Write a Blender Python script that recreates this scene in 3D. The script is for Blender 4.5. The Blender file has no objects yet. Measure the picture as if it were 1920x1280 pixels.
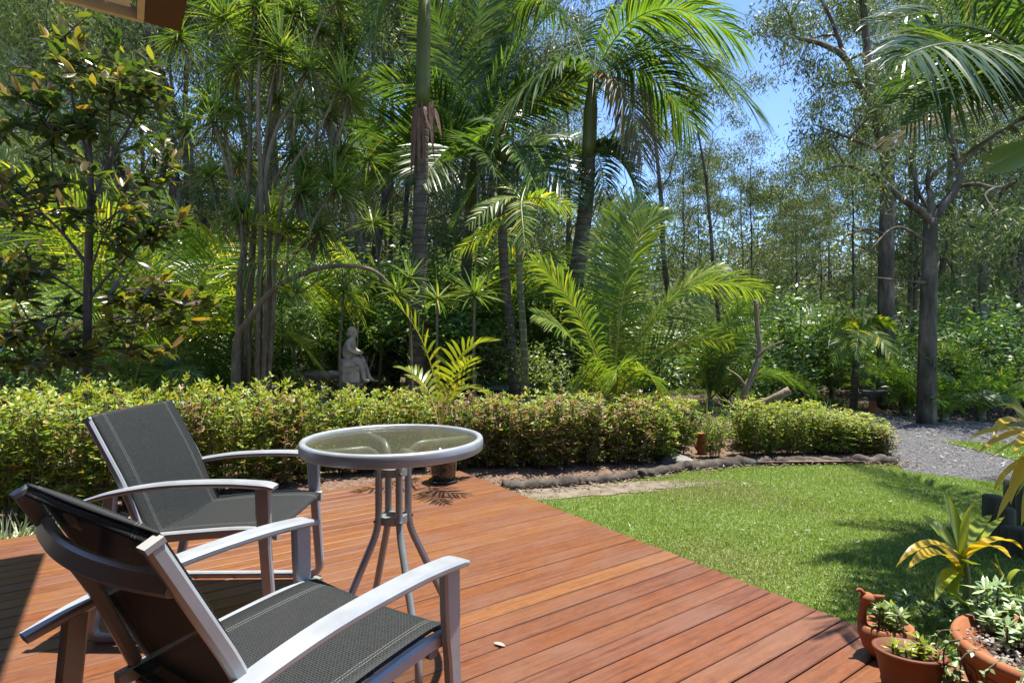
import bpy, math, random
import numpy as np
from mathutils import Vector, Matrix

# ------------------------------------------------------------------ camera, sky, sun, exposure
scn = bpy.context.scene
COL = scn.collection
CAMH = 1.04
FPX = 1065.0
HORY = 635.0
cam_d = bpy.data.cameras.new("camera")
cam_d.sensor_width = 36.0
cam_d.lens = FPX / 1920 * 36
cam_d.shift_y = -(640 - HORY) / 1920
cam_d.clip_start = 0.05
cam_d.clip_end = 900
cam = bpy.data.objects.new("camera", cam_d)
cam.location = (0, 0, CAMH)
cam.rotation_euler = (math.radians(90), 0, 0)
COL.objects.link(cam)
scn.camera = cam

SUN = Vector((0.18, 0.11, 1.0)).normalized()
SUN_EL = math.asin(SUN.z)
SUN_AZ = math.atan2(SUN.x, SUN.y)
w = bpy.data.worlds.new("World")
scn.world = w
w.use_nodes = True
nt = w.node_tree
bg = nt.nodes["Background"]
sky = nt.nodes.new("ShaderNodeTexSky")
sky.sky_type = 'NISHITA'
sky.sun_disc = False
sky.sun_elevation = SUN_EL
sky.sun_rotation = SUN_AZ
sky.altitude = 4000
sky.air_density = 1.0
sky.dust_density = 0.0
sky.ozone_density = 4.0
nt.links.new(sky.outputs[0], bg.inputs[0])
bg.inputs[1].default_value = 0.15
sd = bpy.data.lights.new("sun", 'SUN')
sd.energy = 4.2
sd.angle = math.radians(0.53)
sd.color = (1.0, 0.95, 0.87)
so = bpy.data.objects.new("sun", sd)
so.rotation_euler = (-SUN).to_track_quat('-Z', 'Y').to_euler()
so.location = (2, 5, 30)
COL.objects.link(so)
scn.view_settings.view_transform = 'Standard'
scn.view_settings.look = 'None'
scn.view_settings.exposure = 1.42
scn.view_settings.gamma = 1.0
scn.cycles.max_bounces = 8
scn.cycles.diffuse_bounces = 3
scn.cycles.glossy_bounces = 3
scn.cycles.transmission_bounces = 5
scn.cycles.transparent_max_bounces = 10
scn.cycles.caustics_reflective = False
scn.cycles.caustics_refractive = False

PI = math.pi


# ------------------------------------------------------------------ small helpers
def P(px, py, Z):
    """a point Z metres in front of the camera, seen at photograph pixel px, py"""
    return np.array([(px - 960) / FPX * Z, Z, CAMH - (py - HORY) / FPX * Z])


def sstep(a, b, x):
    t = np.clip((x - a) / (b - a), 0, 1)
    return t * t * (3 - 2 * t)


def gz(x, y):
    """height of the ground"""
    g = -0.12 + 0.40 * sstep(5.6, 8.0, y) * (1 - sstep(0.5, 3.5, x))
    g = g - 1.6 * sstep(11, 30, y) * sstep(-6, 8, x)
    return g


def nrm(a):
    return a / np.maximum(np.linalg.norm(a, axis=-1, keepdims=True), 1e-9)


class MB:
    """collects vertices and faces, links them as ONE mesh object"""

    def __init__(self):
        self.v, self.q, self.t, self.n = [], [], [], 0

    def add(self, v, quads=None, tris=None, mi=0):
        v = np.asarray(v, float).reshape(-1, 3)
        if quads is not None and len(quads):
            q = np.asarray(quads, int) + self.n
            self.q.append((q, np.full(len(q), mi)))
        if tris is not None and len(tris):
            t = np.asarray(tris, int) + self.n
            self.t.append((t, np.full(len(t), mi)))
        self.v.append(v)
        self.n += len(v)
        return self

    def mesh(self, name, mats, off=(0, 0, 0), smooth=True):
        me = bpy.data.meshes.new(name)
        v = np.concatenate(self.v) - np.asarray(off, float)
        q = np.concatenate([a for a, _ in self.q]) if self.q else np.zeros((0, 4), int)
        t = np.concatenate([a for a, _ in self.t]) if self.t else np.zeros((0, 3), int)
        mi = np.concatenate([m for _, m in self.q] + [m for _, m in self.t])
        me.vertices.add(len(v))
        me.vertices.foreach_set("co", v.astype(np.float32).ravel())
        me.loops.add(len(q) * 4 + len(t) * 3)
        me.loops.foreach_set("vertex_index", np.concatenate([q.ravel(), t.ravel()]).astype(np.int32))
        me.polygons.add(len(q) + len(t))
        st = np.concatenate([np.arange(len(q)) * 4, len(q) * 4 + np.arange(len(t)) * 3])
        me.polygons.foreach_set("loop_start", st.astype(np.int32))
        me.polygons.foreach_set("material_index", mi.astype(np.int32))
        me.polygons.foreach_set("use_smooth", np.full(len(q) + len(t), smooth))
        for m in (mats if isinstance(mats, (list, tuple)) else [mats]):
            me.materials.append(m)
        me.update(calc_edges=True)
        me.validate()
        return me

    def build(self, name, mats, parent=None, off=(0, 0, 0), smooth=True, loc=None):
        me = self.mesh(name, mats, off, smooth)
        o = bpy.data.objects.new(name, me)
        COL.objects.link(o)
        if parent is not None:
            o.parent = parent
        elif loc is not None:
            o.location = loc
        return o


def tag(o, label=None, cat=None, group=None, kind=None):
    if label:
        o["label"] = label
    if cat:
        o["category"] = cat
    if group:
        o["group"] = group
    if kind:
        o["kind"] = kind
    return o


def thing(name, label, cat, loc=(0, 0, 0), group=None, rz=0.0):
    o = bpy.data.objects.new(name, None)
    o.empty_display_size = 0.1
    o.location = loc
    o.rotation_euler = (0, 0, rz)
    COL.objects.link(o)
    return tag(o, label, cat, group)


def dup(root, loc, rz=0.0, sc=1.0, label=None, group=None):
    kids = [(c, list(c.children)) for c in root.children]
    r = root.copy()
    COL.objects.link(r)
    r.location = loc
    r.rotation_euler = (0, 0, rz)
    r.scale = (sc, sc, sc) if not isinstance(sc, tuple) else sc
    if label:
        r["label"] = label
    if group:
        r["group"] = group
    for c, gs in kids:
        n = c.copy()
        COL.objects.link(n)
        n.parent = r
        for g in gs:
            m = g.copy()
            COL.objects.link(m)
            m.parent = n
    return r


def tube(mb, pts, rad, sides=8, mi=0, cap=True, flat=1.0):
    """tube through pts; rad scalar or list"""
    pts = np.asarray(pts, float)
    n = len(pts)
    rad = np.full(n, rad) if np.isscalar(rad) else np.asarray(rad, float)
    if len(rad) != n:
        rad = np.interp(np.linspace(0, 1, n), np.linspace(0, 1, len(rad)), rad)
    T = np.gradient(pts, axis=0)
    T = nrm(T)
    a = np.array([0, 0, 1.0]) if abs(T[0][2]) < 0.9 else np.array([1.0, 0, 0])
    u = nrm(np.cross(T[0], a))
    ang = np.linspace(0, 2 * PI, sides, endpoint=False)
    V = []
    for i in range(n):
        u = nrm(u - T[i] * np.dot(u, T[i]))
        v = np.cross(T[i], u)
        V.append(pts[i] + rad[i] * (np.cos(ang)[:, None] * u + flat * np.sin(ang)[:, None] * v))
    V = np.concatenate(V)
    q = []
    for i in range(n - 1):
        for k in range(sides):
            k2 = (k + 1) % sides
            q.append((i * sides + k, i * sides + k2, (i + 1) * sides + k2, (i + 1) * sides + k))
    tr = []
    if cap:
        V = np.concatenate([V, pts[:1], pts[-1:]])
        c0, c1 = n * sides, n * sides + 1
        for k in range(sides):
            k2 = (k + 1) % sides
            tr.append((c0, k2, k))
            tr.append((c1, (n - 1) * sides + k, (n - 1) * sides + k2))
    mb.add(V, q, tr, mi)


def curve(pts, n=24):
    """smooth Catmull-Rom through the points"""
    pts = np.asarray(pts, float)
    p = np.vstack([2 * pts[0] - pts[1], pts, 2 * pts[-1] - pts[-2]])
    out = []
    m = len(pts) - 1
    for s in np.linspace(0, m, n):
        i = min(int(s), m - 1)
        t = s - i
        a, b, c, d = p[i], p[i + 1], p[i + 2], p[i + 3]
        out.append(0.5 * ((2 * b) + (c - a) * t + (2 * a - 5 * b + 4 * c - d) * t * t + (3 * b - a - 3 * c + d) * t ** 3))
    return np.array(out)


def rounded(pts, r=0.03, n=5):
    """polyline with its corners rounded"""
    pts = [np.asarray(p, float) for p in pts]
    out = [pts[0]]
    for i in range(1, len(pts) - 1):
        a, b, c = pts[i - 1], pts[i], pts[i + 1]
        d0, d1 = a - b, c - b
        k = min(r, np.linalg.norm(d0) * .45, np.linalg.norm(d1) * .45)
        s, e = b + nrm(d0) * k, b + nrm(d1) * k
        for t in np.linspace(0, 1, n):
            out.append((1 - t) ** 2 * s + 2 * t * (1 - t) * b + t * t * e)
    out.append(pts[-1])
    return np.array(out)


def ribbon(mb, pts, wd, hd, wdir, mi=0, bev=0.25):
    """rectangular bar with chamfered corners swept along pts. wdir: width direction (constant)."""
    pts = np.asarray(pts, float)
    n = len(pts)
    wd = np.interp(np.linspace(0, 1, n), np.linspace(0, 1, len(np.atleast_1d(wd))), np.atleast_1d(wd))
    hd = np.interp(np.linspace(0, 1, n), np.linspace(0, 1, len(np.atleast_1d(hd))), np.atleast_1d(hd))
    T = nrm(np.gradient(pts, axis=0))
    wdir = np.asarray(wdir, float)
    V = []
    for i in range(n):
        s = nrm(wdir - T[i] * np.dot(wdir, T[i]))
        h = np.cross(T[i], s)
        a, b = wd[i] / 2, hd[i] / 2
        c = min(a, b) * bev * 2
        prof = [(a, b - c), (a - c, b), (-a + c, b), (-a, b - c), (-a, -b + c), (-a + c, -b), (a - c, -b), (a, -b + c)]
        V += [pts[i] + s * x + h * y for x, y in prof]
    q = []
    for i in range(n - 1):
        for k in range(8):
            k2 = (k + 1) % 8
            q.append((i * 8 + k, i * 8 + k2, (i + 1) * 8 + k2, (i + 1) * 8 + k))
    V = np.array(V)
    V = np.concatenate([V, pts[:1], pts[-1:]])
    tr = []
    for k in range(8):
        k2 = (k + 1) % 8
        tr.append((n * 8, k2, k))
        tr.append((n * 8 + 1, (n - 1) * 8 + k, (n - 1) * 8 + k2))
    mb.add(V, q, tr, mi)


def lathe(mb, prof, c=(0, 0, 0), sides=32, mi=0, sx=1.0, sy=1.0, rot=0.0):
    prof = np.asarray(prof, float)
    ang = np.linspace(0, 2 * PI, sides, endpoint=False)
    V = []
    for r, z in prof:
        x, y = r * np.cos(ang) * sx, r * np.sin(ang) * sy
        V.append(np.stack([c[0] + x * math.cos(rot) - y * math.sin(rot), c[1] + x * math.sin(rot) + y * math.cos(rot), np.full(sides, c[2] + z)], 1))
    q = []
    for i in range(len(prof) - 1):
        for k in range(sides):
            k2 = (k + 1) % sides
            q.append((i * sides + k, i * sides + k2, (i + 1) * sides + k2, (i + 1) * sides + k))
    mb.add(np.concatenate(V), q, None, mi)


def box(mb, c, ax, ay, az, mi=0):
    """box: centre and three half-axis vectors"""
    c, ax, ay, az = (np.asarray(a, float) for a in (c, ax, ay, az))
    V = [c + sx * ax + sy * ay + sz * az for sz in (-1, 1) for sy in (-1, 1) for sx in (-1, 1)]
    mb.add(V, [(0, 2, 3, 1), (4, 5, 7, 6), (0, 1, 5, 4), (2, 6, 7, 3), (0, 4, 6, 2), (1, 3, 7, 5)], None, mi)


def strips(mb, Pb, D, S, L, W, droop, nseg=3, mi=0, prof=None, gdir=(0, 0, -1)):
    """many long leaves at once: base points, directions, width directions, lengths, widths, droop"""
    Pb, D, S = (np.asarray(a, float).reshape(-1, 3) for a in (Pb, D, S))
    N = len(Pb)
    L, W, droop = (np.broadcast_to(np.asarray(a, float), (N,)) for a in (L, W, droop))
    s = np.linspace(0, 1, nseg + 1)
    if prof is None:
        prof = np.interp(s, [0, .25, .6, 1], [.45, 1, .85, .04])
    g = np.asarray(gdir, float)
    c = Pb[:, None] + D[:, None] * (L[:, None] * s)[..., None] + g * ((droop * L)[:, None] * s ** 2)[..., None]
    wv = S[:, None] * (W[:, None] * .5 * prof)[..., None]
    V = np.stack([c - wv, c + wv], 2).reshape(-1, 3)
    i = np.arange(N)[:, None] * (nseg + 1) * 2 + np.arange(nseg)[None] * 2
    q = np.stack([i, i + 1, i + 3, i + 2], -1).reshape(-1, 4)
    mb.add(V, q, None, mi)


def leaves(mb, Pb, D, S, L, W, mi=0, mid=.45, curl=0.0):
    """many small diamond leaves (one quad each)"""
    Pb, D, S = (np.asarray(a, float).reshape(-1, 3) for a in (Pb, D, S))
    N = len(Pb)
    L, W = (np.broadcast_to(np.asarray(a, float), (N,))[:, None] for a in (L, W))
    Nn = np.cross(D, S)
    m = Pb + D * L * mid + Nn * L * curl
    V = np.stack([Pb, m + S * W / 2, Pb + D * L, m - S * W / 2], 1).reshape(-1, 3)
    q = np.arange(N * 4).reshape(-1, 4)
    mb.add(V, q, None, mi)


def broad(mb, Pb, D, S, L, W, droop, mi=0, nseg=4, fold=.25):
    """broad folded leaves with a midrib: two strips of quads that share the middle line"""
    Pb, D, S = (np.asarray(a, float).reshape(-1, 3) for a in (Pb, D, S))
    N = len(Pb)
    L, W, droop = (np.broadcast_to(np.asarray(a, float), (N,)) for a in (L, W, droop))
    s = np.linspace(0, 1, nseg + 1)
    prof = np.sin(PI * np.clip(s * .93 + .05, 0, 1)) ** .75
    prof[-1] = .03
    c = Pb[:, None] + D[:, None] * (L[:, None] * s)[..., None] + np.array([0, 0, -1.]) * ((droop * L)[:, None] * s ** 2)[..., None]
    Nn = nrm(np.cross(D, S))
    hw = (W[:, None] * .5 * prof)[..., None]
    a = c - S[:, None] * hw + Nn[:, None] * hw * fold
    b = c + S[:, None] * hw + Nn[:, None] * hw * fold
    V = np.stack([a, c, b], 2).reshape(-1, 3)
    i = np.arange(N)[:, None] * (nseg + 1) * 3 + np.arange(nseg)[None] * 3
    q = np.concatenate([np.stack([i, i + 1, i + 4, i + 3], -1).reshape(-1, 4), np.stack([i + 1, i + 2, i + 5, i + 4], -1).reshape(-1, 4)])
    mb.add(V, q, None, mi)


def rdir(rng, n, zlo=-1, zhi=1):
    z = rng.uniform(zlo, zhi, n)
    a = rng.uniform(0, 2 * PI, n)
    r = np.sqrt(np.maximum(0, 1 - z * z))
    return np.stack([r * np.cos(a), r * np.sin(a), z], 1)


def side_of(D, rng=None, amt=0.0):
    """a horizontal-ish width direction for each leaf direction, rolled by up to amt"""
    u = np.cross(D, np.array([0, 0, 1.0]))
    bad = np.linalg.norm(u, axis=1) < 1e-3
    u[bad] = (1, 0, 0)
    u = nrm(u)
    if rng is not None and amt:
        v = np.cross(D, u)
        a = rng.uniform(-amt, amt, len(D))[:, None]
        u = nrm(u * np.cos(a) + v * np.sin(a))
    return u


# ------------------------------------------------------------------ materials
def newmat(name):
    m = bpy.data.materials.new(name)
    m.use_nodes = True
    n = m.node_tree.nodes
    return m, n, m.node_tree.links, n["Principled BSDF"]


def ramp(n, cols, interp='LINEAR'):
    r = n.new("ShaderNodeValToRGB")
    r.color_ramp.interpolation = interp
    e = r.color_ramp.elements
    while len(e) < len(cols):
        e.new(0.5)
    for el, (p, c) in zip(e, cols):
        el.position = p
        el.color = (*c, 1)
    return r


def leafmat(name, cols, trans=0.35, tcol=(1.6, 1.5, 0.5), rough=0.38, under=None, spec=0.5, gain=1.0):
    """cols: ramp over the leaves' own random value. tcol: how light that passes through is tinted."""
    m, n, l, b = newmat(name)
    geo = n.new("ShaderNodeNewGeometry")
    r = ramp(n, [(p, tuple(min(.8, gain * k) for k in c)) for p, c in cols])
    l.new(geo.outputs["Random Per Island"], r.inputs[0])
    src = r.outputs[0]
    if under is not None:
        mx = n.new("ShaderNodeMix")
        mx.data_type = 'RGBA'
        l.new(geo.outputs["Backfacing"], mx.inputs[0])
        l.new(src, mx.inputs[7])
        mx.inputs[6].default_value = (*under, 1)
        top = mx.outputs[2]
    else:
        top = src
    l.new(top, b.inputs["Base Color"])
    b.inputs["Roughness"].default_value = rough
    b.inputs["Specular IOR Level"].default_value = spec
    tr = n.new("ShaderNodeBsdfTranslucent")
    mul = n.new("ShaderNodeMix")
    mul.data_type = 'RGBA'
    mul.blend_type = 'MULTIPLY'
    mul.clamp_result = False
    mul.inputs[0].default_value = 1
    l.new(src, mul.inputs[6])
    mul.inputs[7].default_value = (*tcol, 1)
    l.new(mul.outputs[2], tr.inputs[0])
    ms = n.new("ShaderNodeMixShader")
    ms.inputs[0].default_value = trans
    l.new(b.outputs[0], ms.inputs[1])
    l.new(tr.outputs[0], ms.inputs[2])
    out = n["Material Output"]
    l.new(ms.outputs[0], out.inputs[0])
    return m


def noisemat(name, cols, scale=8, detail=6, rough=.8, stretch=(1, 1, 1), bump=0.0, bscale=None, spec=.3, metallic=0, coat=0):
    m, n, l, b = newmat(name)
    tc = n.new("ShaderNodeTexCoord")
    mp = n.new("ShaderNodeMapping")
    mp.inputs[3].default_value = stretch
    l.new(tc.outputs["Object"], mp.inputs[0])
    nz = n.new("ShaderNodeTexNoise")
    nz.inputs["Scale"].default_value = scale
    nz.inputs["Detail"].default_value = detail
    nz.inputs["Roughness"].default_value = .65
    l.new(mp.outputs[0], nz.inputs[0])
    r = ramp(n, cols)
    l.new(nz.outputs[0], r.inputs[0])
    l.new(r.outputs[0], b.inputs["Base Color"])
    b.inputs["Roughness"].default_value = rough
    b.inputs["Specular IOR Level"].default_value = spec
    b.inputs["Metallic"].default_value = metallic
    b.inputs["Coat Weight"].default_value = coat
    if bump:
        n2 = n.new("ShaderNodeTexNoise")
        n2.inputs["Scale"].default_value = bscale or scale * 3
        n2.inputs["Detail"].default_value = 5
        l.new(mp.outputs[0], n2.inputs[0])
        bp = n.new("ShaderNodeBump")
        bp.inputs["Strength"].default_value = bump
        bp.inputs["Distance"].default_value = .02
        l.new(n2.outputs[0], bp.inputs["Height"])
        l.new(bp.outputs[0], b.inputs["Normal"])
    return m


def ringmat(name, cols, ring=14.0, ringcol=(.05, .045, .04), amt=.6):
    """palm trunk: leaf-scar rings round a mottled bark"""
    m, n, l, b = newmat(name)
    tc = n.new("ShaderNodeTexCoord")
    nz = n.new("ShaderNodeTexNoise")
    nz.inputs["Scale"].default_value = 9
    nz.inputs["Detail"].default_value = 7
    l.new(tc.outputs["Object"], nz.inputs[0])
    r = ramp(n, cols)
    l.new(nz.outputs[0], r.inputs[0])
    wv = n.new("ShaderNodeTexWave")
    wv.wave_type = 'BANDS'
    wv.bands_direction = 'Z'
    wv.inputs["Scale"].default_value = ring / 6.0
    wv.inputs["Distortion"].default_value = 0.9
    wv.inputs["Detail"].default_value = 2
    wv.inputs["Detail Scale"].default_value = 1.2
    l.new(tc.outputs["Object"], wv.inputs[0])
    rr = ramp(n, [(0.0, (0, 0, 0)), (.78, (0, 0, 0)), (.95, (1, 1, 1))])
    l.new(wv.outputs[1], rr.inputs[0])
    mm = n.new("ShaderNodeMath")
    mm.operation = 'MULTIPLY'
    mm.inputs[1].default_value = amt
    l.new(rr.outputs[0], mm.inputs[0])
    mx = n.new("ShaderNodeMix")
    mx.data_type = 'RGBA'
    l.new(mm.outputs[0], mx.inputs[0])
    l.new(r.outputs[0], mx.inputs[6])
    mx.inputs[7].default_value = (*ringcol, 1)
    l.new(mx.outputs[2], b.inputs["Base Color"])
    b.inputs["Roughness"].default_value = .85
    bp = n.new("ShaderNodeBump")
    bp.inputs["Strength"].default_value = .5
    bp.inputs["Distance"].default_value = .01
    l.new(rr.outputs[0], bp.inputs["Height"])
    bp.invert = True
    l.new(bp.outputs[0], b.inputs["Normal"])
    return m


def deckmat():
    m, n, l, b = newmat("oiled merbau decking")
    geo = n.new("ShaderNodeNewGeometry")
    tc = n.new("ShaderNodeTexCoord")
    mp = n.new("ShaderNodeMapping")
    mp.inputs[2].default_value = (0, 0, -math.atan2(U[1], U[0]))
    l.new(tc.outputs["Object"], mp.inputs[0])
    # offset the grain from board to board
    add = n.new("ShaderNodeVectorMath")
    add.operation = 'MULTIPLY_ADD'
    cmb = n.new("ShaderNodeCombineXYZ")
    l.new(geo.outputs["Random Per Island"], cmb.inputs[0])
    l.new(geo.outputs["Random Per Island"], cmb.inputs[2])
    l.new(cmb.outputs[0], add.inputs[0])
    add.inputs[1].default_value = (37, 0, 11)
    l.new(mp.outputs[0], add.inputs[2])
    mp2 = n.new("ShaderNodeMapping")
    mp2.inputs[3].default_value = (1.6, 42, 42)
    l.new(add.outputs[0], mp2.inputs[0])
    gr = n.new("ShaderNodeTexNoise")
    gr.inputs["Scale"].default_value = 1.6
    gr.inputs["Detail"].default_value = 8
    gr.inputs["Roughness"].default_value = .7
    l.new(mp2.outputs[0], gr.inputs[0])
    base = ramp(n, [(0, (.165, .054, .021)), (.2, (.20, .074, .026)), (.38, (.155, .058, .030)), (.55, (.215, .085, .028)), (.75, (.175, .067, .032)), (.9, (.225, .092, .032)), (1, (.160, .062, .035))])
    l.new(geo.outputs["Random Per Island"], base.inputs[0])
    gm = ramp(n, [(.28, (.42, .38, .38)), (.48, (.86, .86, .86)), (.7, (1.12, 1.12, 1.12))])
    l.new(gr.outputs[0], gm.inputs[0])
    mul = n.new("ShaderNodeMix")
    mul.data_type = 'RGBA'
    mul.blend_type = 'MULTIPLY'
    mul.inputs[0].default_value = 1
    l.new(base.outputs[0], mul.inputs[6])
    l.new(gm.outputs[0], mul.inputs[7])
    fn = n.new("ShaderNodeTexNoise")
    fn.inputs["Scale"].default_value = 55
    fn.inputs["Detail"].default_value = 8
    fn.inputs["Roughness"].default_value = .8
    mp3 = n.new("ShaderNodeMapping")
    mp3.inputs[3].default_value = (.35, 1, 1)
    l.new(add.outputs[0], mp3.inputs[0])
    l.new(mp3.outputs[0], fn.inputs[0])
    fm_ = ramp(n, [(.3, (.62, .6, .6)), (.5, (1, 1, 1)), (.7, (1.22, 1.22, 1.2))])
    l.new(fn.outputs[0], fm_.inputs[0])
    mul2 = n.new("ShaderNodeMix")
    mul2.data_type = 'RGBA'
    mul2.blend_type = 'MULTIPLY'
    mul2.inputs[0].default_value = .85
    l.new(mul.outputs[2], mul2.inputs[6])
    l.new(fm_.outputs[0], mul2.inputs[7])
    mul = mul2
    # broad weathered, greyish blotches
    wn = n.new("ShaderNodeTexNoise")
    wn.inputs["Scale"].default_value = 3.2
    wn.inputs["Detail"].default_value = 6
    l.new(add.outputs[0], wn.inputs[0])
    wr = ramp(n, [(.46, (0, 0, 0)), (.75, (.6, .6, .6))])
    l.new(wn.outputs[0], wr.inputs[0])
    mx = n.new("ShaderNodeMix")
    mx.data_type = 'RGBA'
    l.new(wr.outputs[0], mx.inputs[0])
    l.new(mul.outputs[2], mx.inputs[6])
    mx.inputs[7].default_value = (.17, .092, .065, 1)
    l.new(mx.outputs[2], b.inputs["Base Color"])
    b.inputs["Roughness"].default_value = .42
    b.inputs["Specular IOR Level"].default_value = .45
    bp = n.new("ShaderNodeBump")
    bp.inputs["Strength"].default_value = .12
    bp.inputs["Distance"].default_value = .004
    l.new(gr.outputs[0], bp.inputs["Height"])
    l.new(bp.outputs[0], b.inputs["Normal"])
    return m


def slingmat():
    """woven mesh fabric; UV: u across (0..1), v along, in metres scaled"""
    m, n, l, b = newmat("black and grey woven sling")
    uv = n.new("ShaderNodeUVMap")
    uv.uv_map = "UVMap"
    br = n.new("ShaderNodeTexBrick")
    br.inputs["Scale"].default_value = 1.0
    br.inputs["Brick Width"].default_value = .010
    br.inputs["Row Height"].default_value = .0052
    br.inputs["Mortar Size"].default_value = .0008
    br.inputs["Mortar Smooth"].default_value = .2
    br.inputs["Color1"].default_value = (.007, .0085, .009, 1)
    br.inputs["Color2"].default_value = (.017, .0195, .020, 1)
    br.inputs["Mortar"].default_value = (.050, .055, .055, 1)
    l.new(uv.outputs[0], br.inputs[0])
    # pale stitching in two lines near each side seam
    sx = n.new("ShaderNodeSeparateXYZ")
    l.new(uv.outputs[0], sx.inputs[0])

    def math_(op, a, bv):
        k = n.new("ShaderNodeMath")
        k.operation = op
        if isinstance(a, (int, float)):
            k.inputs[0].default_value = a
        else:
            l.new(a, k.inputs[0])
        if isinstance(bv, (int, float)):
            k.inputs[1].default_value = bv
        else:
            l.new(bv, k.inputs[1])
        return k.outputs[0]
    ab = math_('ABSOLUTE', sx.outputs[0], 0)
    d1 = math_('LESS_THAN', math_('ABSOLUTE', math_('SUBTRACT', ab, .188), 0), .0011)
    d2 = math_('LESS_THAN', math_('ABSOLUTE', math_('SUBTRACT', ab, .179), 0), .0011)
    dash = math_('LESS_THAN', math_('FRACT', math_('MULTIPLY', sx.outputs[1], 160), 0), .72)
    st = math_('MULTIPLY', math_('MAXIMUM', d1, d2), dash)
    mx = n.new("ShaderNodeMix")
    mx.data_type = 'RGBA'
    l.new(st, mx.inputs[0])
    l.new(br.outputs[0], mx.inputs[6])
    mx.inputs[7].default_value = (.16, .16, .158, 1)
    l.new(mx.outputs[2], b.inputs["Base Color"])
    b.inputs["Roughness"].default_value = .6
    b.inputs["Specular IOR Level"].default_value = .22
    bp = n.new("ShaderNodeBump")
    bp.inputs["Strength"].default_value = .4
    bp.inputs["Distance"].default_value = .001
    bp.invert = True
    l.new(br.outputs[1], bp.inputs["Height"])
    l.new(bp.outputs[0], b.inputs["Normal"])
    # open mesh: a little light passes through
    tp = n.new("ShaderNodeBsdfTransparent")
    ms = n.new("ShaderNodeMixShader")
    ms.inputs[0].default_value = .11
    l.new(b.outputs[0], ms.inputs[1])
    l.new(tp.outputs[0], ms.inputs[2])
    l.new(ms.outputs[0], n["Material Output"].inputs[0])
    return m


def plain(name, col, rough=.5, metallic=0.0, spec=.5, coat=0.0):
    m, n, l, b = newmat(name)
    tc = n.new("ShaderNodeTexCoord")
    nz = n.new("ShaderNodeTexNoise")
    nz.inputs["Scale"].default_value = 14
    nz.inputs["Detail"].default_value = 5
    l.new(tc.outputs["Object"], nz.inputs[0])
    c = np.array(col)
    r = ramp(n, [(.3, tuple(c * .9)), (.7, tuple(np.minimum(c * 1.08, 1)))])
    l.new(nz.outputs[0], r.inputs[0])
    l.new(r.outputs[0], b.inputs["Base Color"])
    rr = ramp(n, [(.3, (rough * .85,) * 3), (.7, (min(rough * 1.15, 1),) * 3)])
    l.new(nz.outputs[0], rr.inputs[0])
    l.new(rr.outputs[0], b.inputs["Roughness"])
    b.inputs["Metallic"].default_value = metallic
    b.inputs["Specular IOR Level"].default_value = spec
    b.inputs["Coat Weight"].default_value = coat
    return m


# deck directions: U along the boards, V from the house towards the garden
_a = math.radians(55.5)
U = np.array([math.sin(_a), math.cos(_a), 0])
V_ = np.array([-math.cos(_a), math.sin(_a), 0])
CORNER = np.array([-0.413, 4.484, 0.0])

M = {}
M['deck'] = deckmat()
M['sling'] = slingmat()
M['alu'] = plain("champagne grey aluminium", (.35, .378, .405), .38, 0.25, .5, .1)
M['alu_dark'] = plain("grey aluminium", (.2, .19, .185), .42, 0.3)
M['cap'] = plain("grey plastic cap", (.35, .35, .34), .5)
M['tagm'] = plain("pale care tag", (.30, .31, .26), .6)
M['terra'] = noisemat("terracotta", [(.3, (.22, .078, .034)), (.5, (.29, .108, .046)), (.68, (.34, .15, .075)), (.82, (.42, .26, .18))], 6, 7, .8, bump=.15)
M['terra_dark'] = noisemat("brown plastic pot", [(.3, (.14, .052, .028)), (.7, (.19, .075, .04))], 5, 6, .5, bump=.05)
M['glazed'] = noisemat("dark green glazed pot", [(.3, (.012, .018, .010)), (.7, (.03, .036, .018))], 7, 5, .12, spec=.6, coat=.6)
M['soil'] = noisemat("potting soil", [(.3, (.02, .014, .01)), (.7, (.07, .05, .035))], 40, 6, .95, bump=.6)
M['stone'] = noisemat("weathered cast stone", [(.3, (.24, .19, .13)), (.5, (.42, .345, .25)), (.7, (.58, .50, .38))], 9, 8, .9, bump=.35)
M['stone_dark'] = noisemat("dark mossy stone", [(.3, (.08, .072, .06)), (.6, (.17, .152, .13)), (.8, (.27, .245, .21))], 9, 8, .9, bump=.4)
M['rock'] = noisemat("grey rock", [(.3, (.10, .095, .09)), (.6, (.20, .19, .18)), (.8, (.30, .28, .26))], 6, 8, .9, bump=.6)
M['logm'] = noisemat("weathered grey log", [(.3, (.035, .028, .021)), (.55, (.085, .070, .054)), (.8, (.17, .145, .115))], 10, 8, .9, (1, 1, 1), .6)
M['dead'] = noisemat("dead pale wood", [(.3, (.13, .095, .065)), (.55, (.24, .18, .125)), (.8, (.36, .29, .21))], 14, 8, .9, (1, 1, .3), .5)
M['greenlog'] = noisemat("treated pine log", [(.3, (.045, .045, .027)), (.6, (.085, .08, .05)), (.8, (.14, .13, .085))], 9, 8, .85, (1, 1, .25), .5)
M['gum'] = noisemat("gum bark", [(.34, (.04, .029, .019)), (.5, (.10, .077, .053)), (.66, (.23, .185, .135))], 5, 8, .9, (1.5, 1.5, .35), .7)
M['gum_grey'] = noisemat("grey gum bark", [(.34, (.04, .031, .021)), (.5, (.10, .08, .057)), (.66, (.22, .18, .135))], 4, 8, .9, (1.5, 1.5, .4), .5)
M['stem_grey'] = noisemat("grey dracaena stem", [(.3, (.10, .072, .040)), (.55, (.19, .148, .088)), (.8, (.29, .238, .15))], 16, 7, .9, (1, 1, .5), .4)
M['magbark'] = noisemat("magnolia bark", [(.3, (.05, .038, .03)), (.7, (.13, .10, .08))], 16, 7, .9, (1, 1, .4), .4)
M['palmring'] = ringmat("ringed palm trunk", [(.3, (.062, .047, .026)), (.55, (.12, .094, .055)), (.78, (.20, .165, .11))], 20, amt=.75)
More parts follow.
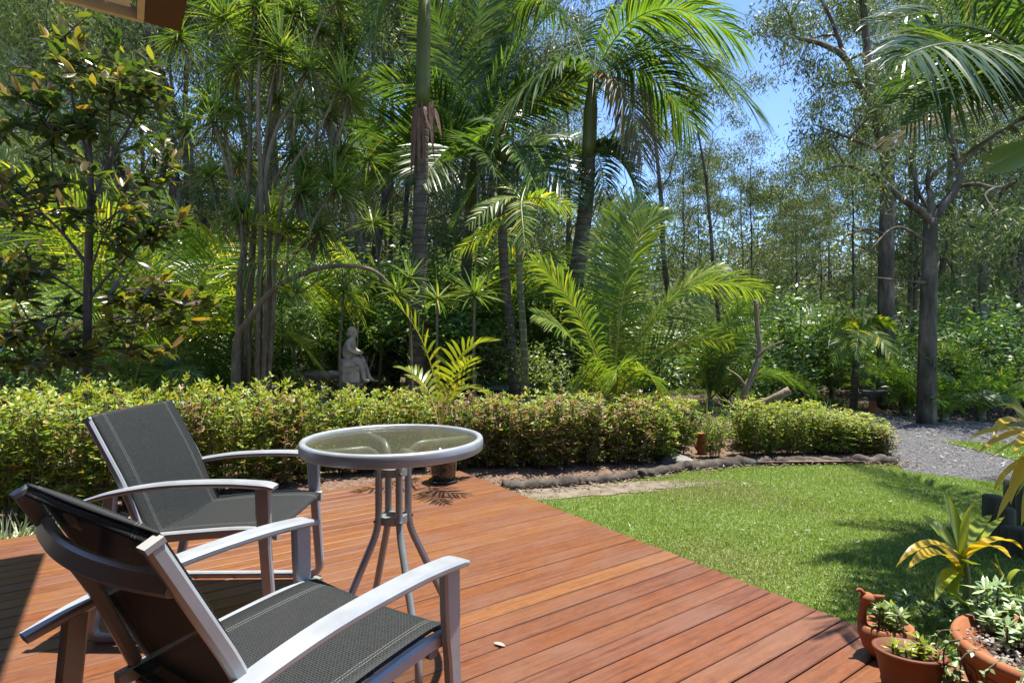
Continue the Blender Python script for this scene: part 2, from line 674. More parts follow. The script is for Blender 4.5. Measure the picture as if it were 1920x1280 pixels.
M['palmring_green'] = ringmat("green ringed cane", [(.3, (.07, .09, .03)), (.6, (.13, .14, .05)), (.8, (.24, .22, .12))], 16, (.22, .2, .15), .7)
M['crownshaft'] = noisemat("green crownshaft", [(.3, (.06, .070, .012)), (.6, (.095, .105, .018)), (.8, (.15, .145, .04))], 4, 4, .45, (1, 1, .4))
M['fibre'] = noisemat("dry brown sheath", [(.3, (.07, .035, .02)), (.6, (.15, .08, .045)), (.8, (.24, .14, .08))], 10, 7, .85, (2, 2, .5), .4)
M['rachis'] = plain("frond rib", (.16, .19, .05), .45)
M['rachis_y'] = plain("yellow frond rib", (.38, .34, .07), .45)
M['twig'] = plain("brown twig", (.09, .06, .04), .8)
M['reedstem'] = plain("thin garden stem", (.10, .08, .045), .8)

M['frond'] = leafmat("palm leaflets", [(0, (.030, .060, .014)), (.5, (.048, .088, .020)), (.9, (.070, .112, .026)), (1, (.12, .12, .03))], .42, (2.3, 2.3, .5), .33, gain=1.65)
M['frond_dark'] = leafmat("dark palm leaflets", [(0, (.022, .044, .012)), (.6, (.038, .066, .017)), (.92, (.06, .085, .022)), (1, (.11, .09, .03))], .36, (2.2, 2.4, .55), .33, gain=1.6)
M['frond_lime'] = leafmat("lime palm leaflets", [(0, (.12, .16, .018)), (.5, (.19, .23, .022)), (.9, (.28, .29, .03)), (1, (.36, .30, .04))], .45, (1.55, 1.5, .5), .36, gain=1.1)
M['frond_gold'] = leafmat("golden cane leaflets", [(0, (.055, .095, .016)), (.5, (.095, .14, .02)), (.85, (.17, .19, .026)), (1, (.30, .23, .04))], .45, (1.9, 1.8, .5), .36, gain=1.8)
M['frond_cane'] = leafmat("fresh green cane leaflets", [(0, (.085, .15, .026)), (.5, (.135, .205, .032)), (.9, (.21, .26, .045)), (1, (.34, .31, .07))], .42, (1.5, 1.5, .5), .34, gain=1.15)  # the clump's own yellow-green leaf colour
M['frond_brown'] = leafmat("drying palm leaflets", [(0, (.10, .075, .03)), (.5, (.13, .10, .035)), (.8, (.17, .11, .04)), (1, (.09, .10, .03))], .35, (1.5, 1.3, .7), .5)
M['drac'] = leafmat("dracaena leaves", [(0, (.032, .058, .016)), (.5, (.056, .088, .022)), (.9, (.095, .125, .032)), (1, (.18, .16, .05))], .30, (2.0, 2.1, .5), .3, gain=1.9)
M['gumleaf'] = leafmat("gum leaves", [(0, (.030, .052, .020)), (.5, (.054, .082, .030)), (.85, (.085, .108, .040)), (1, (.14, .125, .05))], .30, (1.6, 1.6, .6), .5, spec=.35, gain=1.65)
M['gumleaf_far'] = leafmat("far gum leaves", [(0, (.050, .064, .034)), (.5, (.075, .092, .050)), (1, (.115, .125, .065))], .32, (1.6, 1.6, .7), .5, gain=1.7)
M['wattle'] = leafmat("pale feathery foliage", [(0, (.11, .14, .05)), (.5, (.16, .19, .065)), (1, (.22, .24, .08))], .35, (1.5, 1.5, .6), .5, gain=1.6)
M['mag'] = leafmat("magnolia leaves", [(0, (.018, .036, .014)), (.55, (.032, .058, .018)), (.86, (.06, .09, .02)), (.95, (.12, .135, .02)), (1, (.17, .11, .03))], .30, (1.9, 1.7, .4), .24, under=(.085, .062, .022), spec=.6, gain=2.2)  # the ramp's yellow end paints in backlit leaves
M['bush'] = leafmat("shrub leaves", [(0, (.022, .046, .014)), (.5, (.040, .075, .020)), (.9, (.070, .11, .028)), (1, (.14, .16, .035))], .32, (2.0, 2.0, .5), .36, gain=2.5)
M['bush_pale'] = leafmat("pale shrub leaves", [(0, (.06, .09, .03)), (.5, (.10, .135, .045)), (1, (.17, .20, .07))], .32, (1.7, 1.7, .5), .42, gain=1.9)
M['hedge'] = leafmat("hedge leaves", [(0, (.050, .092, .016)), (.4, (.095, .15, .022)), (.75, (.17, .21, .03)), (.90, (.24, .23, .035)), (.95, (.22, .095, .04)), (1, (.26, .12, .07))], .36, (1.7, 1.6, .5), .5, gain=1.7)
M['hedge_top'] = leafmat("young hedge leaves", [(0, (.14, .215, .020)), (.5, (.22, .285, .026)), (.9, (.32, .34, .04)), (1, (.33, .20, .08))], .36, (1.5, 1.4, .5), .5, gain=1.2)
M['hedge_red'] = leafmat("bronze hedge leaves", [(0, (.06, .09, .02)), (.3, (.12, .16, .035)), (.5, (.20, .15, .06)), (.75, (.27, .13, .09)), (1, (.33, .19, .12))], .33, (1.5, 1.4, .6), .5, gain=1.15)
M['grass'] = leafmat("lawn blades", [(0, (.10, .165, .026)), (.5, (.165, .245, .045)), (.93, (.22, .29, .07)), (1, (.36, .36, .17))], .30, (1.5, 1.45, .5), .45, gain=1.25)
M['grass_dry'] = leafmat("drier lawn blades", [(0, (.15, .18, .04)), (.5, (.22, .26, .07)), (.9, (.32, .31, .13)), (1, (.42, .38, .22))], .28, (1.4, 1.4, .5), .5)
M['strap'] = leafmat("strappy grass", [(0, (.06, .10, .025)), (.6, (.12, .17, .04)), (1, (.24, .24, .09))], .3, (1.6, 1.6, .5), .35, gain=1.3)
M['varieg'] = leafmat("striped grass leaves", [(0, (.08, .11, .04)), (.5, (.20, .24, .11)), (1, (.42, .44, .28))], .25, (1.4, 1.4, .6), .4)
M['cordy'] = leafmat("cordyline leaves", [(0, (.13, .20, .025)), (.5, (.22, .29, .035)), (1, (.38, .36, .05))], .38, (1.4, 1.4, .4), .28, gain=1.1)
M['cordy_y'] = leafmat("yellowing leaves", [(0, (.24, .25, .025)), (.4, (.46, .36, .03)), (.8, (.58, .33, .03)), (1, (.50, .20, .04))], .38, (1.3, 1.2, .4), .30, gain=1.3)
M['fern'] = leafmat("fern leaflets", [(0, (.12, .20, .03)), (1, (.24, .30, .07))], .35, (1.5, 1.5, .5), .42)
M['succ'] = leafmat("succulent leaves", [(0, (.12, .19, .07)), (.6, (.21, .29, .12)), (1, (.36, .42, .22))], .15, (1.3, 1.3, .5), .35, gain=1.25)
M['banana'] = leafmat("pale broad leaf", [(0, (.22, .29, .10)), (1, (.24, .31, .11))], .3, (1.5, 1.6, .5), .28)
M['litter'] = leafmat("dry fallen leaves", [(0, (.10, .06, .035)), (.5, (.20, .125, .075)), (.85, (.32, .22, .15)), (1, (.46, .38, .30))], .1, (1.2, 1, .7), .75, gain=0.8)
M['litter_pale'] = leafmat("pale fallen leaves", [(0, (.22, .17, .13)), (.5, (.38, .33, .27)), (1, (.56, .52, .46))], .1, (1.2, 1, .8), .7, gain=0.8)
M['petal'] = leafmat("withered magnolia petals", [(0, (.48, .24, .07)), (1, (.64, .38, .16))], .3, (1.3, 1.1, .6), .6)
M['cream'] = plain("cream soffit", (.90, .90, .88), .7)
M['tan'] = plain("tan trim", (.80, .72, .55), .6)
M['brown'] = plain("brown fascia", (.13, .055, .026), .45)
M['brick'] = noisemat("brown brick wall", [(.3, (.10, .055, .04)), (.7, (.17, .10, .075))], 12, 6, .9, bump=.2)
M['white'] = plain("white wall", (.78, .78, .76), .6)
M['gravel_stone'] = leafmat("gravel stones", [(0, (.10, .094, .088)), (.5, (.185, .176, .165)), (.9, (.26, .248, .23)), (1, (.42, .39, .34))], 0.0, (1, 1, 1), .8, gain=1.0)
M['pebble'] = leafmat("pale pebbles", [(0, (.14, .10, .075)), (.4, (.33, .28, .23)), (1, (.66, .62, .56))], 0.0, (1, 1, 1), .7, gain=0.7)


# ------------------------------------------------------------------ the ground
def sheet(poly, z=0.0, follow=True):
    """a flat polygon laid z above the ground"""
    mb = MB()
    pts = [(x, y, (gz(x, y) if follow else 0) + z) for x, y in poly]
    n = len(pts)
    c = np.mean(np.array(pts), 0)
    mb.add(pts + [tuple(c)], None, [(n, i, (i + 1) % n) for i in range(n)])
    return mb


def ground_mat():
    m, n, l, b = newmat("forest floor")
    tc = n.new("ShaderNodeTexCoord")
    a = n.new("ShaderNodeTexNoise")
    a.inputs["Scale"].default_value = 7
    a.inputs["Detail"].default_value = 9
    a.inputs["Roughness"].default_value = .75
    l.new(tc.outputs["Object"], a.inputs[0])
    r = ramp(n, [(.3, (.045, .032, .022)), (.5, (.11, .078, .054)), (.62, (.17, .125, .09)), (.78, (.26, .20, .15))])
    l.new(a.outputs[0], r.inputs[0])
    g = n.new("ShaderNodeTexNoise")
    g.inputs["Scale"].default_value = .55
    g.inputs["Detail"].default_value = 5
    l.new(tc.outputs["Object"], g.inputs[0])
    gr = ramp(n, [(.45, (0, 0, 0)), (.6, (.85, .85, .85))])
    l.new(g.outputs[0], gr.inputs[0])
    mx = n.new("ShaderNodeMix")
    mx.data_type = 'RGBA'
    l.new(gr.outputs[0], mx.inputs[0])
    l.new(r.outputs[0], mx.inputs[6])
    mx.inputs[7].default_value = (.085, .115, .03, 1)
    l.new(mx.outputs[2], b.inputs["Base Color"])
    b.inputs["Roughness"].default_value = .95
    bp = n.new("ShaderNodeBump")
    bp.inputs["Strength"].default_value = .8
    bp.inputs["Distance"].default_value = .05
    l.new(a.outputs[0], bp.inputs["Height"])
    l.new(bp.outputs[0], b.inputs["Normal"])
    return m


M['floor'] = ground_mat()
M['lawnbase'] = noisemat("lawn soil and thatch", [(.3, (.07, .10, .025)), (.5, (.11, .15, .04)), (.62, (.15, .18, .05)), (.8, (.24, .21, .11))], 9, 9, .95, bump=.7)
M['drivem'] = noisemat("gravel driveway", [(.3, (.085, .085, .086)), (.5, (.145, .145, .147)), (.7, (.20, .198, .195)), (.85, (.28, .265, .25))], 70, 9, .95, bump=.9)
M['mulch'] = noisemat("bark mulch", [(.3, (.07, .042, .03)), (.5, (.17, .105, .07)), (.65, (.27, .18, .13)), (.8, (.38, .29, .22))], 34, 9, .95, bump=.9)
M['dirt'] = noisemat("bare sandy dirt", [(.3, (.075, .058, .040)), (.45, (.14, .112, .080)), (.6, (.21, .175, .13)), (.8, (.13, .12, .06))], 13, 9, .95, bump=.4)
M['path'] = noisemat("pale concrete path", [(.3, (.32, .31, .29)), (.7, (.48, .47, .45))], 12, 7, .9, bump=.2)

rng = np.random.default_rng(7)
xs = np.concatenate([np.linspace(-260, -14, 14), np.linspace(-12, 14, 53), np.linspace(16, 260, 14)])
ys = np.concatenate([np.linspace(-30, -2, 6), np.linspace(0, 32, 65), np.linspace(36, 420, 18)])
X, Y = np.meshgrid(xs, ys)
Zg = gz(X, Y)
mb = MB()
nx, ny = len(xs), len(ys)
ii = (np.arange(ny - 1)[:, None] * nx + np.arange(nx - 1)[None]).ravel()
# ground under the deck stays below the boards
Zg = np.where(((X + .413) * V_[0] + (Y - 4.484) * V_[1] < .0) & ((X + .413) * U[0] + (Y - 4.484) * U[1] < .0), np.minimum(Zg, -.2), Zg)
mb.add(np.stack([X, Y, Zg - .02], -1).reshape(-1, 3), np.stack([ii, ii + 1, ii + nx + 1, ii + nx], 1))
tag(mb.build("ground", M['floor']), kind="structure")

LOGPTS = [P(940, 920, 4.36), P(1080, 908, 4.5), P(1200, 897, 4.72), P(1280, 882, 5.0), P(1390, 873, 5.19), P(1500, 868, 5.3), P(1600, 868, 5.3), P(1684, 871, 5.23)]
LX = [p[0] for p in LOGPTS]
LY = [p[1] for p in LOGPTS]


def edge_y(x):
    return np.interp(x, LX, LY)


lawn_poly = [(-.75, 4.3)] + [(x, y) for x, y in zip(LX, LY)] + [(3.42, 4.96), (3.72, 4.72), (3.93, 4.55), (4.3, 4.1), (5.4, 3.0), (7.0, 2.0), (7.0, -1.0), (-.75, -1.0)]
tag(sheet(lawn_poly, 0.0).build("lawn", M['lawnbase']), kind="structure")
drive_poly = [(3.42, 4.96), (3.72, 4.72), (3.93, 4.55), (4.3, 4.1), (5.4, 3.0), (7.0, 2.0), (12, 3.2), (12, 7.2), (7.4, 7.7), (6.2, 8.0), (5.5, 9.0), (4.9, 9.6), (4.3, 9.0), (4.7, 8.0), (4.45, 7.0), (3.75, 5.6)]
tag(sheet(drive_poly, .004).build("driveway", M['drivem']), kind="structure")
island = [P(1768, 829, 1)[:2] * 0 + np.array(P(1768, 829, 6.36)[:2]), P(1850, 850, 5.75)[:2], P(1920, 868, 5.3)[:2], (6.2, 5.0), (9.5, 4.9), (9.5, 6.2), P(1860, 834, 6.2)[:2]]
tag(sheet([tuple(p) for p in island], .012).build("grass_verge", M['lawnbase']), kind="structure")
bed = [(-.75, 4.35)] + [(x, y + .02) for x, y in zip(LX, LY)] + [(3.7, 5.6), (4.0, 6.3), (2.5, 7.4), (.5, 7.2), (-2, 6.6), (-4.5, 5.2), (-5, 3.4), (-4.2, 2.2), (-3.2, 2.55)]
tag(sheet(bed, .03).build("garden_bed", M['mulch']), kind="structure")
dth = np.linspace(0, 2 * PI, 90, endpoint=False)
drr = 1 + .14 * np.sin(3 * dth + 1) + .10 * np.sin(7 * dth + 2) + .08 * np.sin(13 * dth) + .05 * np.sin(23 * dth + 1)
dirt_poly = [(.50 + .98 * r_ * math.cos(a_), 4.36 + .20 * r_ * math.sin(a_) + .16 * .98 * r_ * math.cos(a_)) for a_, r_ in zip(dth, drr)]
tag(sheet(dirt_poly, .006).build("bare_dirt", M['dirt']), kind="structure")
mbp = MB()
for yy in (8.1,):
    g = np.linspace(-4.5, 0.6, 14)
    pv = [(x, yy + d + .12 * math.sin(x), gz(x, yy + d) + .03) for x in g for d in (0, .8)]
    mbp.add(pv, [(2 * i, 2 * i + 2, 2 * i + 3, 2 * i + 1) for i in range(13)])
tag(mbp.build("garden_path", M['path']), kind="structure")
pbed = [(1.52, 1.92), (1.72, 2.2), (2.1, 2.42), (2.9, 2.7), (4.0, 2.9), (4.0, .5), (2.3, .6), (1.75, 1.35)]
tag(sheet(pbed, .02).build("pebble_bed", M['soil']), kind="structure")

# ------------------------------------------------------------------ the deck
mb = MB()
pitch, bw = .0932, .0885
rj = random.Random(3)
for i in range(62):
    v0 = -pitch * i
    cuts = [rj.uniform(-.004, .004), -7.5]
    if i % 3 == 1:
        cuts = [cuts[0], -rj.uniform(3.6, 5.2), -7.5]
    for a0, a1 in zip(cuts[:-1], cuts[1:]):
        a1 += .0015
        c = .0025
        zj = rj.uniform(-.0008, .0008)
        prof = [(0, -.02), (0, -c), (-c, 0), (-bw + c, 0), (-bw, -c), (-bw, -.02)]
        pv = []
        for a in (a0, a1):
            pv += [CORNER + U * a + V_ * (v0 + p) + np.array([0, 0, z + zj]) for p, z in prof]
        q = [(k, k + 6, k + 7, k + 1) for k in range(5)]
        mb.add(pv, q + [(0, 1, 2, 5), (2, 3, 4, 5)] + [(6, 11, 8, 7), (8, 11, 10, 9)])
deck = mb.build("deck", M['deck'], smooth=False)
tag(deck, kind="structure")
mb = MB()
for i in range(14):
    a = -.06 - .45 * i
    box(mb, CORNER + U * a - V_ * 2.9 + np.array([0, 0, -.075]), U * .022, V_ * 2.85, np.array([0, 0, .052]))
tag(mb.build("deck_joists", M['fibre']), kind="structure")
bpy.data.objects["deck_joists"].parent = deck
bpy.data.objects["deck_joists"].name = "joist_frame"


# ------------------------------------------------------------------ house roof corner
K = np.array([-1.93, 2.978, 2.69])
rt = thing("house_roof", "house whose roof corner with cream soffit and brown fascia juts in at the top", "house", tuple(K))
z = np.array([0, 0, 1.0])
rt.name = "house"
CAMP = np.array([0, 0, 0.0])
mb = MB()  # unseen house walls, added to block light from beside and behind the camera
box(mb, CAMP - U * 1.4 - V_ * 1.3 + z * 1.3, U * .06, V_ * 4.4, z * 1.55)
box(mb, CAMP + U * .95 - V_ * 1.75 + z * 1.3, U * 2.28, V_ * .06, z * 1.55)
mb.build("wall", M['brick'], rt, K, False)
mb = MB()
box(mb, K - U * 3.0 - V_ * 3.0 + z * .045, U * 2.94, V_ * 2.93, z * .012)
mb.build("soffit", M['cream'], rt, K, False)
mb = MB()
box(mb, K - U * 3.0 - V_ * .016 + z * .03, U * 2.998, V_ * .015, z * .03)
box(mb, K - U * .016 - V_ * 3.035 + z * .03, U * .015, V_ * 3.0, z * .03)
box(mb, K - U * .16 - V_ * 3.07 + z * .026, U * .006, V_ * 2.99, z * .007)
mb.build("trim", M['tan'], rt, K, False)
mb = MB()
box(mb, K + U * .085 - V_ * 3.0 + z * .09, U * .083, V_ * 2.99, z * .085)
mb.build("fascia", M['brown'], rt, K, False)
mb = MB()
box(mb, K - U * 3.0 - V_ * 3.0 + z * .22, U * 3.17, V_ * 3.0, z * .03)
mb.build("roof_sheet", M['brown'], rt, K, False)


# ------------------------------------------------------------------ chairs
def sling_panel(name, rows, width, parent, sag, thick=.0025):
    """rows: (x, z) path of the centre line; sag: how far the middle dips along the surface normal"""
    rows = curve([(x, 0, zz) for x, zz in rows], 22)
    nu = 13
    V, uvs = [], []
    T = nrm(np.gradient(rows, axis=0))
    d = np.concatenate([[0], np.cumsum(np.linalg.norm(np.diff(rows, axis=0), axis=1))])
    for i in range(len(rows)):
        nn = np.array([-T[i][2], 0, T[i][0]])
        for k in range(nu):
            t = k / (nu - 1) * 2 - 1
            s = sag * (1 - t * t) * math.sin(PI * min(1, max(0, .1 + .85 * i / (len(rows) - 1))))
            V.append(rows[i] + np.array([0, t * width / 2, 0]) - nn * s)
            uvs.append((t * width / 2, d[i]))
    q = [(i * nu + k, i * nu + k + 1, (i + 1) * nu + k + 1, (i + 1) * nu + k) for i in range(len(rows) - 1) for k in range(nu - 1)]
    mbq = MB().add(V, q)
    me = mbq.mesh(name, M['sling'])
    uvl = me.uv_layers.new(name="UVMap")
    li = np.zeros(len(me.loops), int)
    me.loops.foreach_get("vertex_index", li)
    uvl.data.foreach_set("uv", np.array(uvs)[li].astype(np.float32).ravel())
    o = bpy.data.objects.new(name, me)
    COL.objects.link(o)
    o.parent = parent
    sm = o.modifiers.new("thickness", 'SOLIDIFY')
    sm.thickness = thick
    sm.offset = 0
    return o


def make_chair(label, loc, ang):
    t = thing("patio_chair", label, "chair", loc, "sling patio chairs on the deck", ang)
    hw = .263
    sling_panel("seat", [(-.175, .352), (-.13, .357), (0, .372), (.18, .382), (.275, .380), (.298, .362), (.285, .350)], .462, t, .010)
    back = sling_panel("backrest", [(-.132, .350), (-.150, .374), (-.236, .566), (-.336, .757), (-.345, .765), (-.353, .754)], .484, t, .005)
    mb = MB()
    box(mb, (-.333, .08, .728), (.0012, 0, .0006), (0, .022, 0), (-.006, 0, .012))
    mb.build("care_tag", M['tagm'], back)
    for s in (-1, 1):
        # back post and seat rail are one bent bar each side
        mb = MB()
        pts = rounded([(-.353, s * .243, .755), (-.235, s * .243, .535), (-.165, s * .243, .36)], .05)
        ribbon(mb, curve(pts, 16), .022, .025, (0, 1, 0))
        bp_ = mb.build("back_post", M['alu'], t, smooth=False)
        mb = MB()
        box(mb, (-.355, s * .243, .760), (.0125, 0, .006), (0, .0118, 0), (-.002, 0, .004))
        mb.build("end_cap", M['cap'], bp_, smooth=False)
        mb = MB()
        ribbon(mb, curve([(-.20, s * .240, .338), (0, s * .240, .355), (.18, s * .240, .366), (.292, s * .240, .358)], 14), .024, .034, (0, 1, 0))
        sr = mb.build("seat_rail", M['alu'], t, smooth=False)
        mb = MB()
        box(mb, (.296, s * .240, .358), (.006, 0, 0), (0, .0135, 0), (0, 0, .018))
        mb.build("rail_cap", M['cap'], sr, smooth=False)
        # armrest: flat, gently arched, widening to the front
        mb = MB()
        pts = curve([(-.345, s * hw, .482), (-.25, s * hw, .508), (-.08, s * hw, .534), (.12, s * hw, .541), (.26, s * hw, .534), (.302, s * hw, .526)], 26)
        ribbon(mb, pts, [.036, .044, .05, .054, .056, .05], [.016, .02, .02, .02, .02, .013], (0, 1, 0), bev=.3)
        mb.build("armrest", M['alu'], t, smooth=False)
        # front leg, floor runner and rear leg: one bent flat bar
        mb = MB()
        pts = rounded([(.258, s * hw, .53), (.262, s * hw, .38), (.290, s * hw, .011), (-.02, s * hw, .011), (-.335, s * hw, .011), (-.285, s * hw, .25), (-.262, s * hw, .502)], .055, 7)
        ribbon(mb, pts, [.026], [.052, .046, .036, .028, .026, .026, .028, .034, .04, .042], (0, 1, 0), bev=.2)
        mb.build("leg_frame", M['alu'], t, smooth=False)
        for xx in (.20, -.27):
            mb = MB()
            box(mb, (xx, s * hw, .0025), (.02, 0, 0), (0, .011, 0), (0, 0, .003))
            mb.build("foot_pad", M['cap'], t, smooth=False)
    # bowed back rail, and cross rails under the seat
    mb = MB()
    yy = np.linspace(-.235, .235, 15)
    pts = [(-.322 - .030 * (1 - abs(y / .235) ** 2.0), y, .690 - .004 * (1 - abs(y / .235) ** 2.0)) for y in yy]
    ribbon(mb, pts, .034, .022, (0.35, 0, 1))
    mb.build("back_rail", M['alu'], t, smooth=False)
    for xx, zz in ((.22, .345), (-.15, .322)):
        mb = MB()
        ribbon(mb, [(xx, y, zz) for y in np.linspace(-.25, .25, 5)], .03, .018, (1, 0, 0))
        mb.build("cross_rail", M['alu_dark'], t, smooth=False)
    return t


make_chair("grey patio chair closest to the house, seen from behind, its sling back in shade", (-.502, 1.205, 0), math.radians(90 - 33.0))
make_chair("grey patio chair seen from its side in front of the hedge", (-1.125, 2.225, 0), math.radians(1.0))

# ------------------------------------------------------------------ table
TC = np.array([-.386, 1.852, 0])
tb = thing("bistro_table", "round grey bistro table with a rippled glass top", "table", tuple(TC))
mb = MB()
R = .292
prof = []
for a in np.linspace(0, 2 * PI, 17):
    # rounded band section
    ca, sa = math.cos(a), math.sin(a)
    prof.append((R - .011 + .011 * np.sign(ca) * abs(ca) ** .6, .700 + .0205 * np.sign(sa) * abs(sa) ** .6))
lathe(mb, prof, sides=72)
mb.build("rim", M['alu'], tb)


def glassmat():
    m, n, l, b = newmat("rippled clear glass")
    tp = n.new("ShaderNodeBsdfTransparent")
    tp.inputs[0].default_value = (.88, .90, .84, 1)
    gl = n.new("ShaderNodeBsdfGlossy")
    gl.inputs["Roughness"].default_value = .05
    di = n.new("ShaderNodeBsdfDiffuse")
    di.inputs[0].default_value = (.30, .28, .22, 1)
    tc = n.new("ShaderNodeTexCoord")
    nz = n.new("ShaderNodeTexVoronoi")
    nz.inputs["Scale"].default_value = 75
    l.new(tc.outputs["Object"], nz.inputs[0])
    bp = n.new("ShaderNodeBump")
    bp.inputs["Strength"].default_value = .22
    bp.inputs["Distance"].default_value = .0015
    l.new(nz.outputs[0], bp.inputs["Height"])
    l.new(bp.outputs[0], gl.inputs["Normal"])
    fr = n.new("ShaderNodeFresnel")
    fr.inputs[0].default_value = 1.5
    l.new(bp.outputs[0], fr.inputs[1])
    m1 = n.new("ShaderNodeMixShader")
    m1.inputs[0].default_value = .10
    l.new(tp.outputs[0], m1.inputs[1])
    l.new(di.outputs[0], m1.inputs[2])
    m2 = n.new("ShaderNodeMixShader")
    hf = n.new("ShaderNodeMath")
    hf.operation = 'MULTIPLY'
    hf.inputs[1].default_value = .5
    l.new(fr.outputs[0], hf.inputs[0])
    l.new(hf.outputs[0], m2.inputs[0])
    l.new(m1.outputs[0], m2.inputs[1])
    l.new(gl.outputs[0], m2.inputs[2])
    l.new(m2.outputs[0], n["Material Output"].inputs[0])
    return m


M['glass'] = glassmat()
mb = MB()
lathe(mb, [(0.0005, .7080), (.2735, .7080), (.2735, .7130), (0.0005, .7130)], sides=64)
mb.build("glass_top", M['glass'], tb, smooth=False)
for k in range(4):
    a = math.radians(32 + 90 * k)
    d = np.array([math.cos(a), math.sin(a), 0])
    mb = MB()
    pts = rounded([d * .27 + z * .690, d * .085 + z * .690, d * .05 + z * .66, d * .05 + z * .43, d * .205 + z * .10, d * .212 + z * .006], .05, 7)
    tube(mb, pts, .0115, 12)
    lg = mb.build("leg", M['alu'], tb)
    mb = MB()
    lathe(mb, [(.0005, 0), (.014, 0), (.014, .014), (.0115, .02)], c=tuple(d * .212), sides=14)
    mb.build("rubber_foot", M['cap'], lg)
    for hz in (.609, .455):
        mb = MB()
        c0 = d * .061 + z * hz
        tube(mb, [c0, c0 + d * .006], [.006, .004], 8)
        mb.build("bolt", M['alu_dark'], lg)
for hz in (.597, .443):
    mb = MB()
    lathe(mb, [(.026, hz), (.044, hz), (.044, hz + .025), (.026, hz + .025), (.026, hz)], sides=32)
    mb.build("collar", M['alu'], tb, smooth=False)

# ------------------------------------------------------------------ plants: builders
def bez(P0, P1, P2, n=22):
    s = np.linspace(0, 1, n)[:, None]
    return (1 - s) ** 2 * P0 + 2 * s * (1 - s) * P1 + s * s * P2


def frond_mesh(mb, pts, nl, ll, lw, rng, droop=.35, r0=.012, start=.12, lift=.18, twist=0.0, mi_r=0, mi_l=1, fwd=(20, 62)):
    """feather frond along the curve pts"""
    pts = np.asarray(pts, float)
    n = len(pts)
    T = nrm(np.gradient(pts, axis=0))
    up = np.array([0, 0, 1.0])
    sd_ = np.cross(T, up)
    h = nrm(np.array([pts[-1][0] - pts[0][0], pts[-1][1] - pts[0][1], 0]) + 1e-6)
    ref = np.cross(h, up)
    sd_ = nrm(sd_ * .3 + ref * .7)
    sd_ = nrm(sd_ - T * (sd_ * T).sum(1, keepdims=True))
    nn = nrm(np.cross(sd_, T))
    tw = np.linspace(0, twist, n)[:, None]
    sd2 = sd_ * np.cos(tw) + nn * np.sin(tw)
    nn = -sd_ * np.sin(tw) + nn * np.cos(tw)
    tube(mb, pts, np.linspace(r0, r0 * .18, n), 5, mi_r)
    s = np.linspace(start, .995, nl)
    idx = s * (n - 1)
    i0 = np.minimum(idx.astype(int), n - 2)
    f = (idx - i0)[:, None]
    lerp = lambda A: A[i0] * (1 - f) + A[i0 + 1] * f
    for sg in (-1, 1):
        p, t, sv, nv = lerp(pts), lerp(T), lerp(sd2) * sg, lerp(nn)
        a = np.radians(np.interp(s, [start, 1], fwd) + rng.normal(0, 4, nl))[:, None]
        D = nrm(sv * np.cos(a) + t * np.sin(a) + nv * (lift + rng.normal(0, .06, nl))[:, None])
        L = ll * np.interp(s, [start, start + .12, .45, .75, .93, 1], [.5, .78, 1, .85, .5, .32]) * rng.uniform(.88, 1.08, nl)
        S = nrm(np.cross(D, nv))
        S = nrm(S + nv * rng.normal(0, .25, nl)[:, None])
        strips(mb, p, D, S, L, lw * np.interp(s, [start, .5, 1], [.8, 1, .6]), droop * rng.uniform(.7, 1.35, nl), 4, mi_l, prof=[.5, .95, 1, .7, .06])


def rand_frond_pts(c, az, el, L, bend, n=22):
    """a rachis that leaves c at azimuth az (degrees, 0 = +X, 90 = away) and elevation el, bending down"""
    a = math.radians(az)
    h = np.array([math.cos(a), math.sin(a), 0])
    s = np.linspace(0, 1, n)
    e = np.radians(el - bend * s ** 1.25)
    d = np.cos(e)[:, None] * h + np.sin(e)[:, None] * np.array([0, 0, 1.0])
    return np.asarray(c, float) + np.concatenate([[np.zeros(3)], np.cumsum((d[1:] + d[:-1]) / 2 * L / (n - 1), axis=0)])


NAMED = {}


def palm(name, label, path, rads, fronds, group=None, fm='frond', rm='rachis', tm='palmring', shaft=.0, shaft_r=1.25, nl=46, ll=.5, lw=.032, droop=.3, seed=0, cat="palm tree", tw=(.5, 1.35), fr0=.014):
    """path: points up the trunk; fronds: ('b', ctrl, tip) or ('r', az, el, L, bend)"""
    rng = np.random.default_rng(seed)
    path = np.asarray(path, float)
    base = path[0]
    t = thing(name, label, cat, tuple(base), group)
    pc = curve(path, 30)
    mb = MB()
    tube(mb, pc, rads, 12)
    mb.build("trunk", M[tm], t, base)
    top = pc[-1]
    ax = nrm(pc[-1] - pc[-2])
    if shaft:
        rt = rads[-1] if not np.isscalar(rads) else rads
        mb = MB()
        tube(mb, [top - ax * .03, top + ax * shaft * .15, top + ax * shaft * .6, top + ax * shaft], [rt * 1.05, rt * shaft_r, rt * 1.05, rt * .55], 12)
        mb.build("crownshaft", M['crownshaft'], t, base)
        top = top + ax * shaft * .92
    k = 0
    for f in fronds:
        f = list(f)
        mat = fm
        if isinstance(f[-1], str) and f[-1] in M:
            mat = f.pop()
        if f[0] == 'b':
            pts = bez(top, np.asarray(f[1]), np.asarray(f[2]))
        else:
            pts = rand_frond_pts(top - ax * rng.uniform(0, .08), *f[1:5])
        Lf = np.linalg.norm(np.diff(pts, axis=0), axis=1).sum()
        mb = MB()
        frond_mesh(mb, pts, int(nl * min(1.4, max(.6, Lf / 1.9))), ll * min(1.25, max(.65, Lf / 2.0)), lw, rng, droop, fr0, twist=rng.choice([-1, 1]) * rng.uniform(*tw))
        mb.build("frond", [M[rm], M[mat]], t, base)
    return t


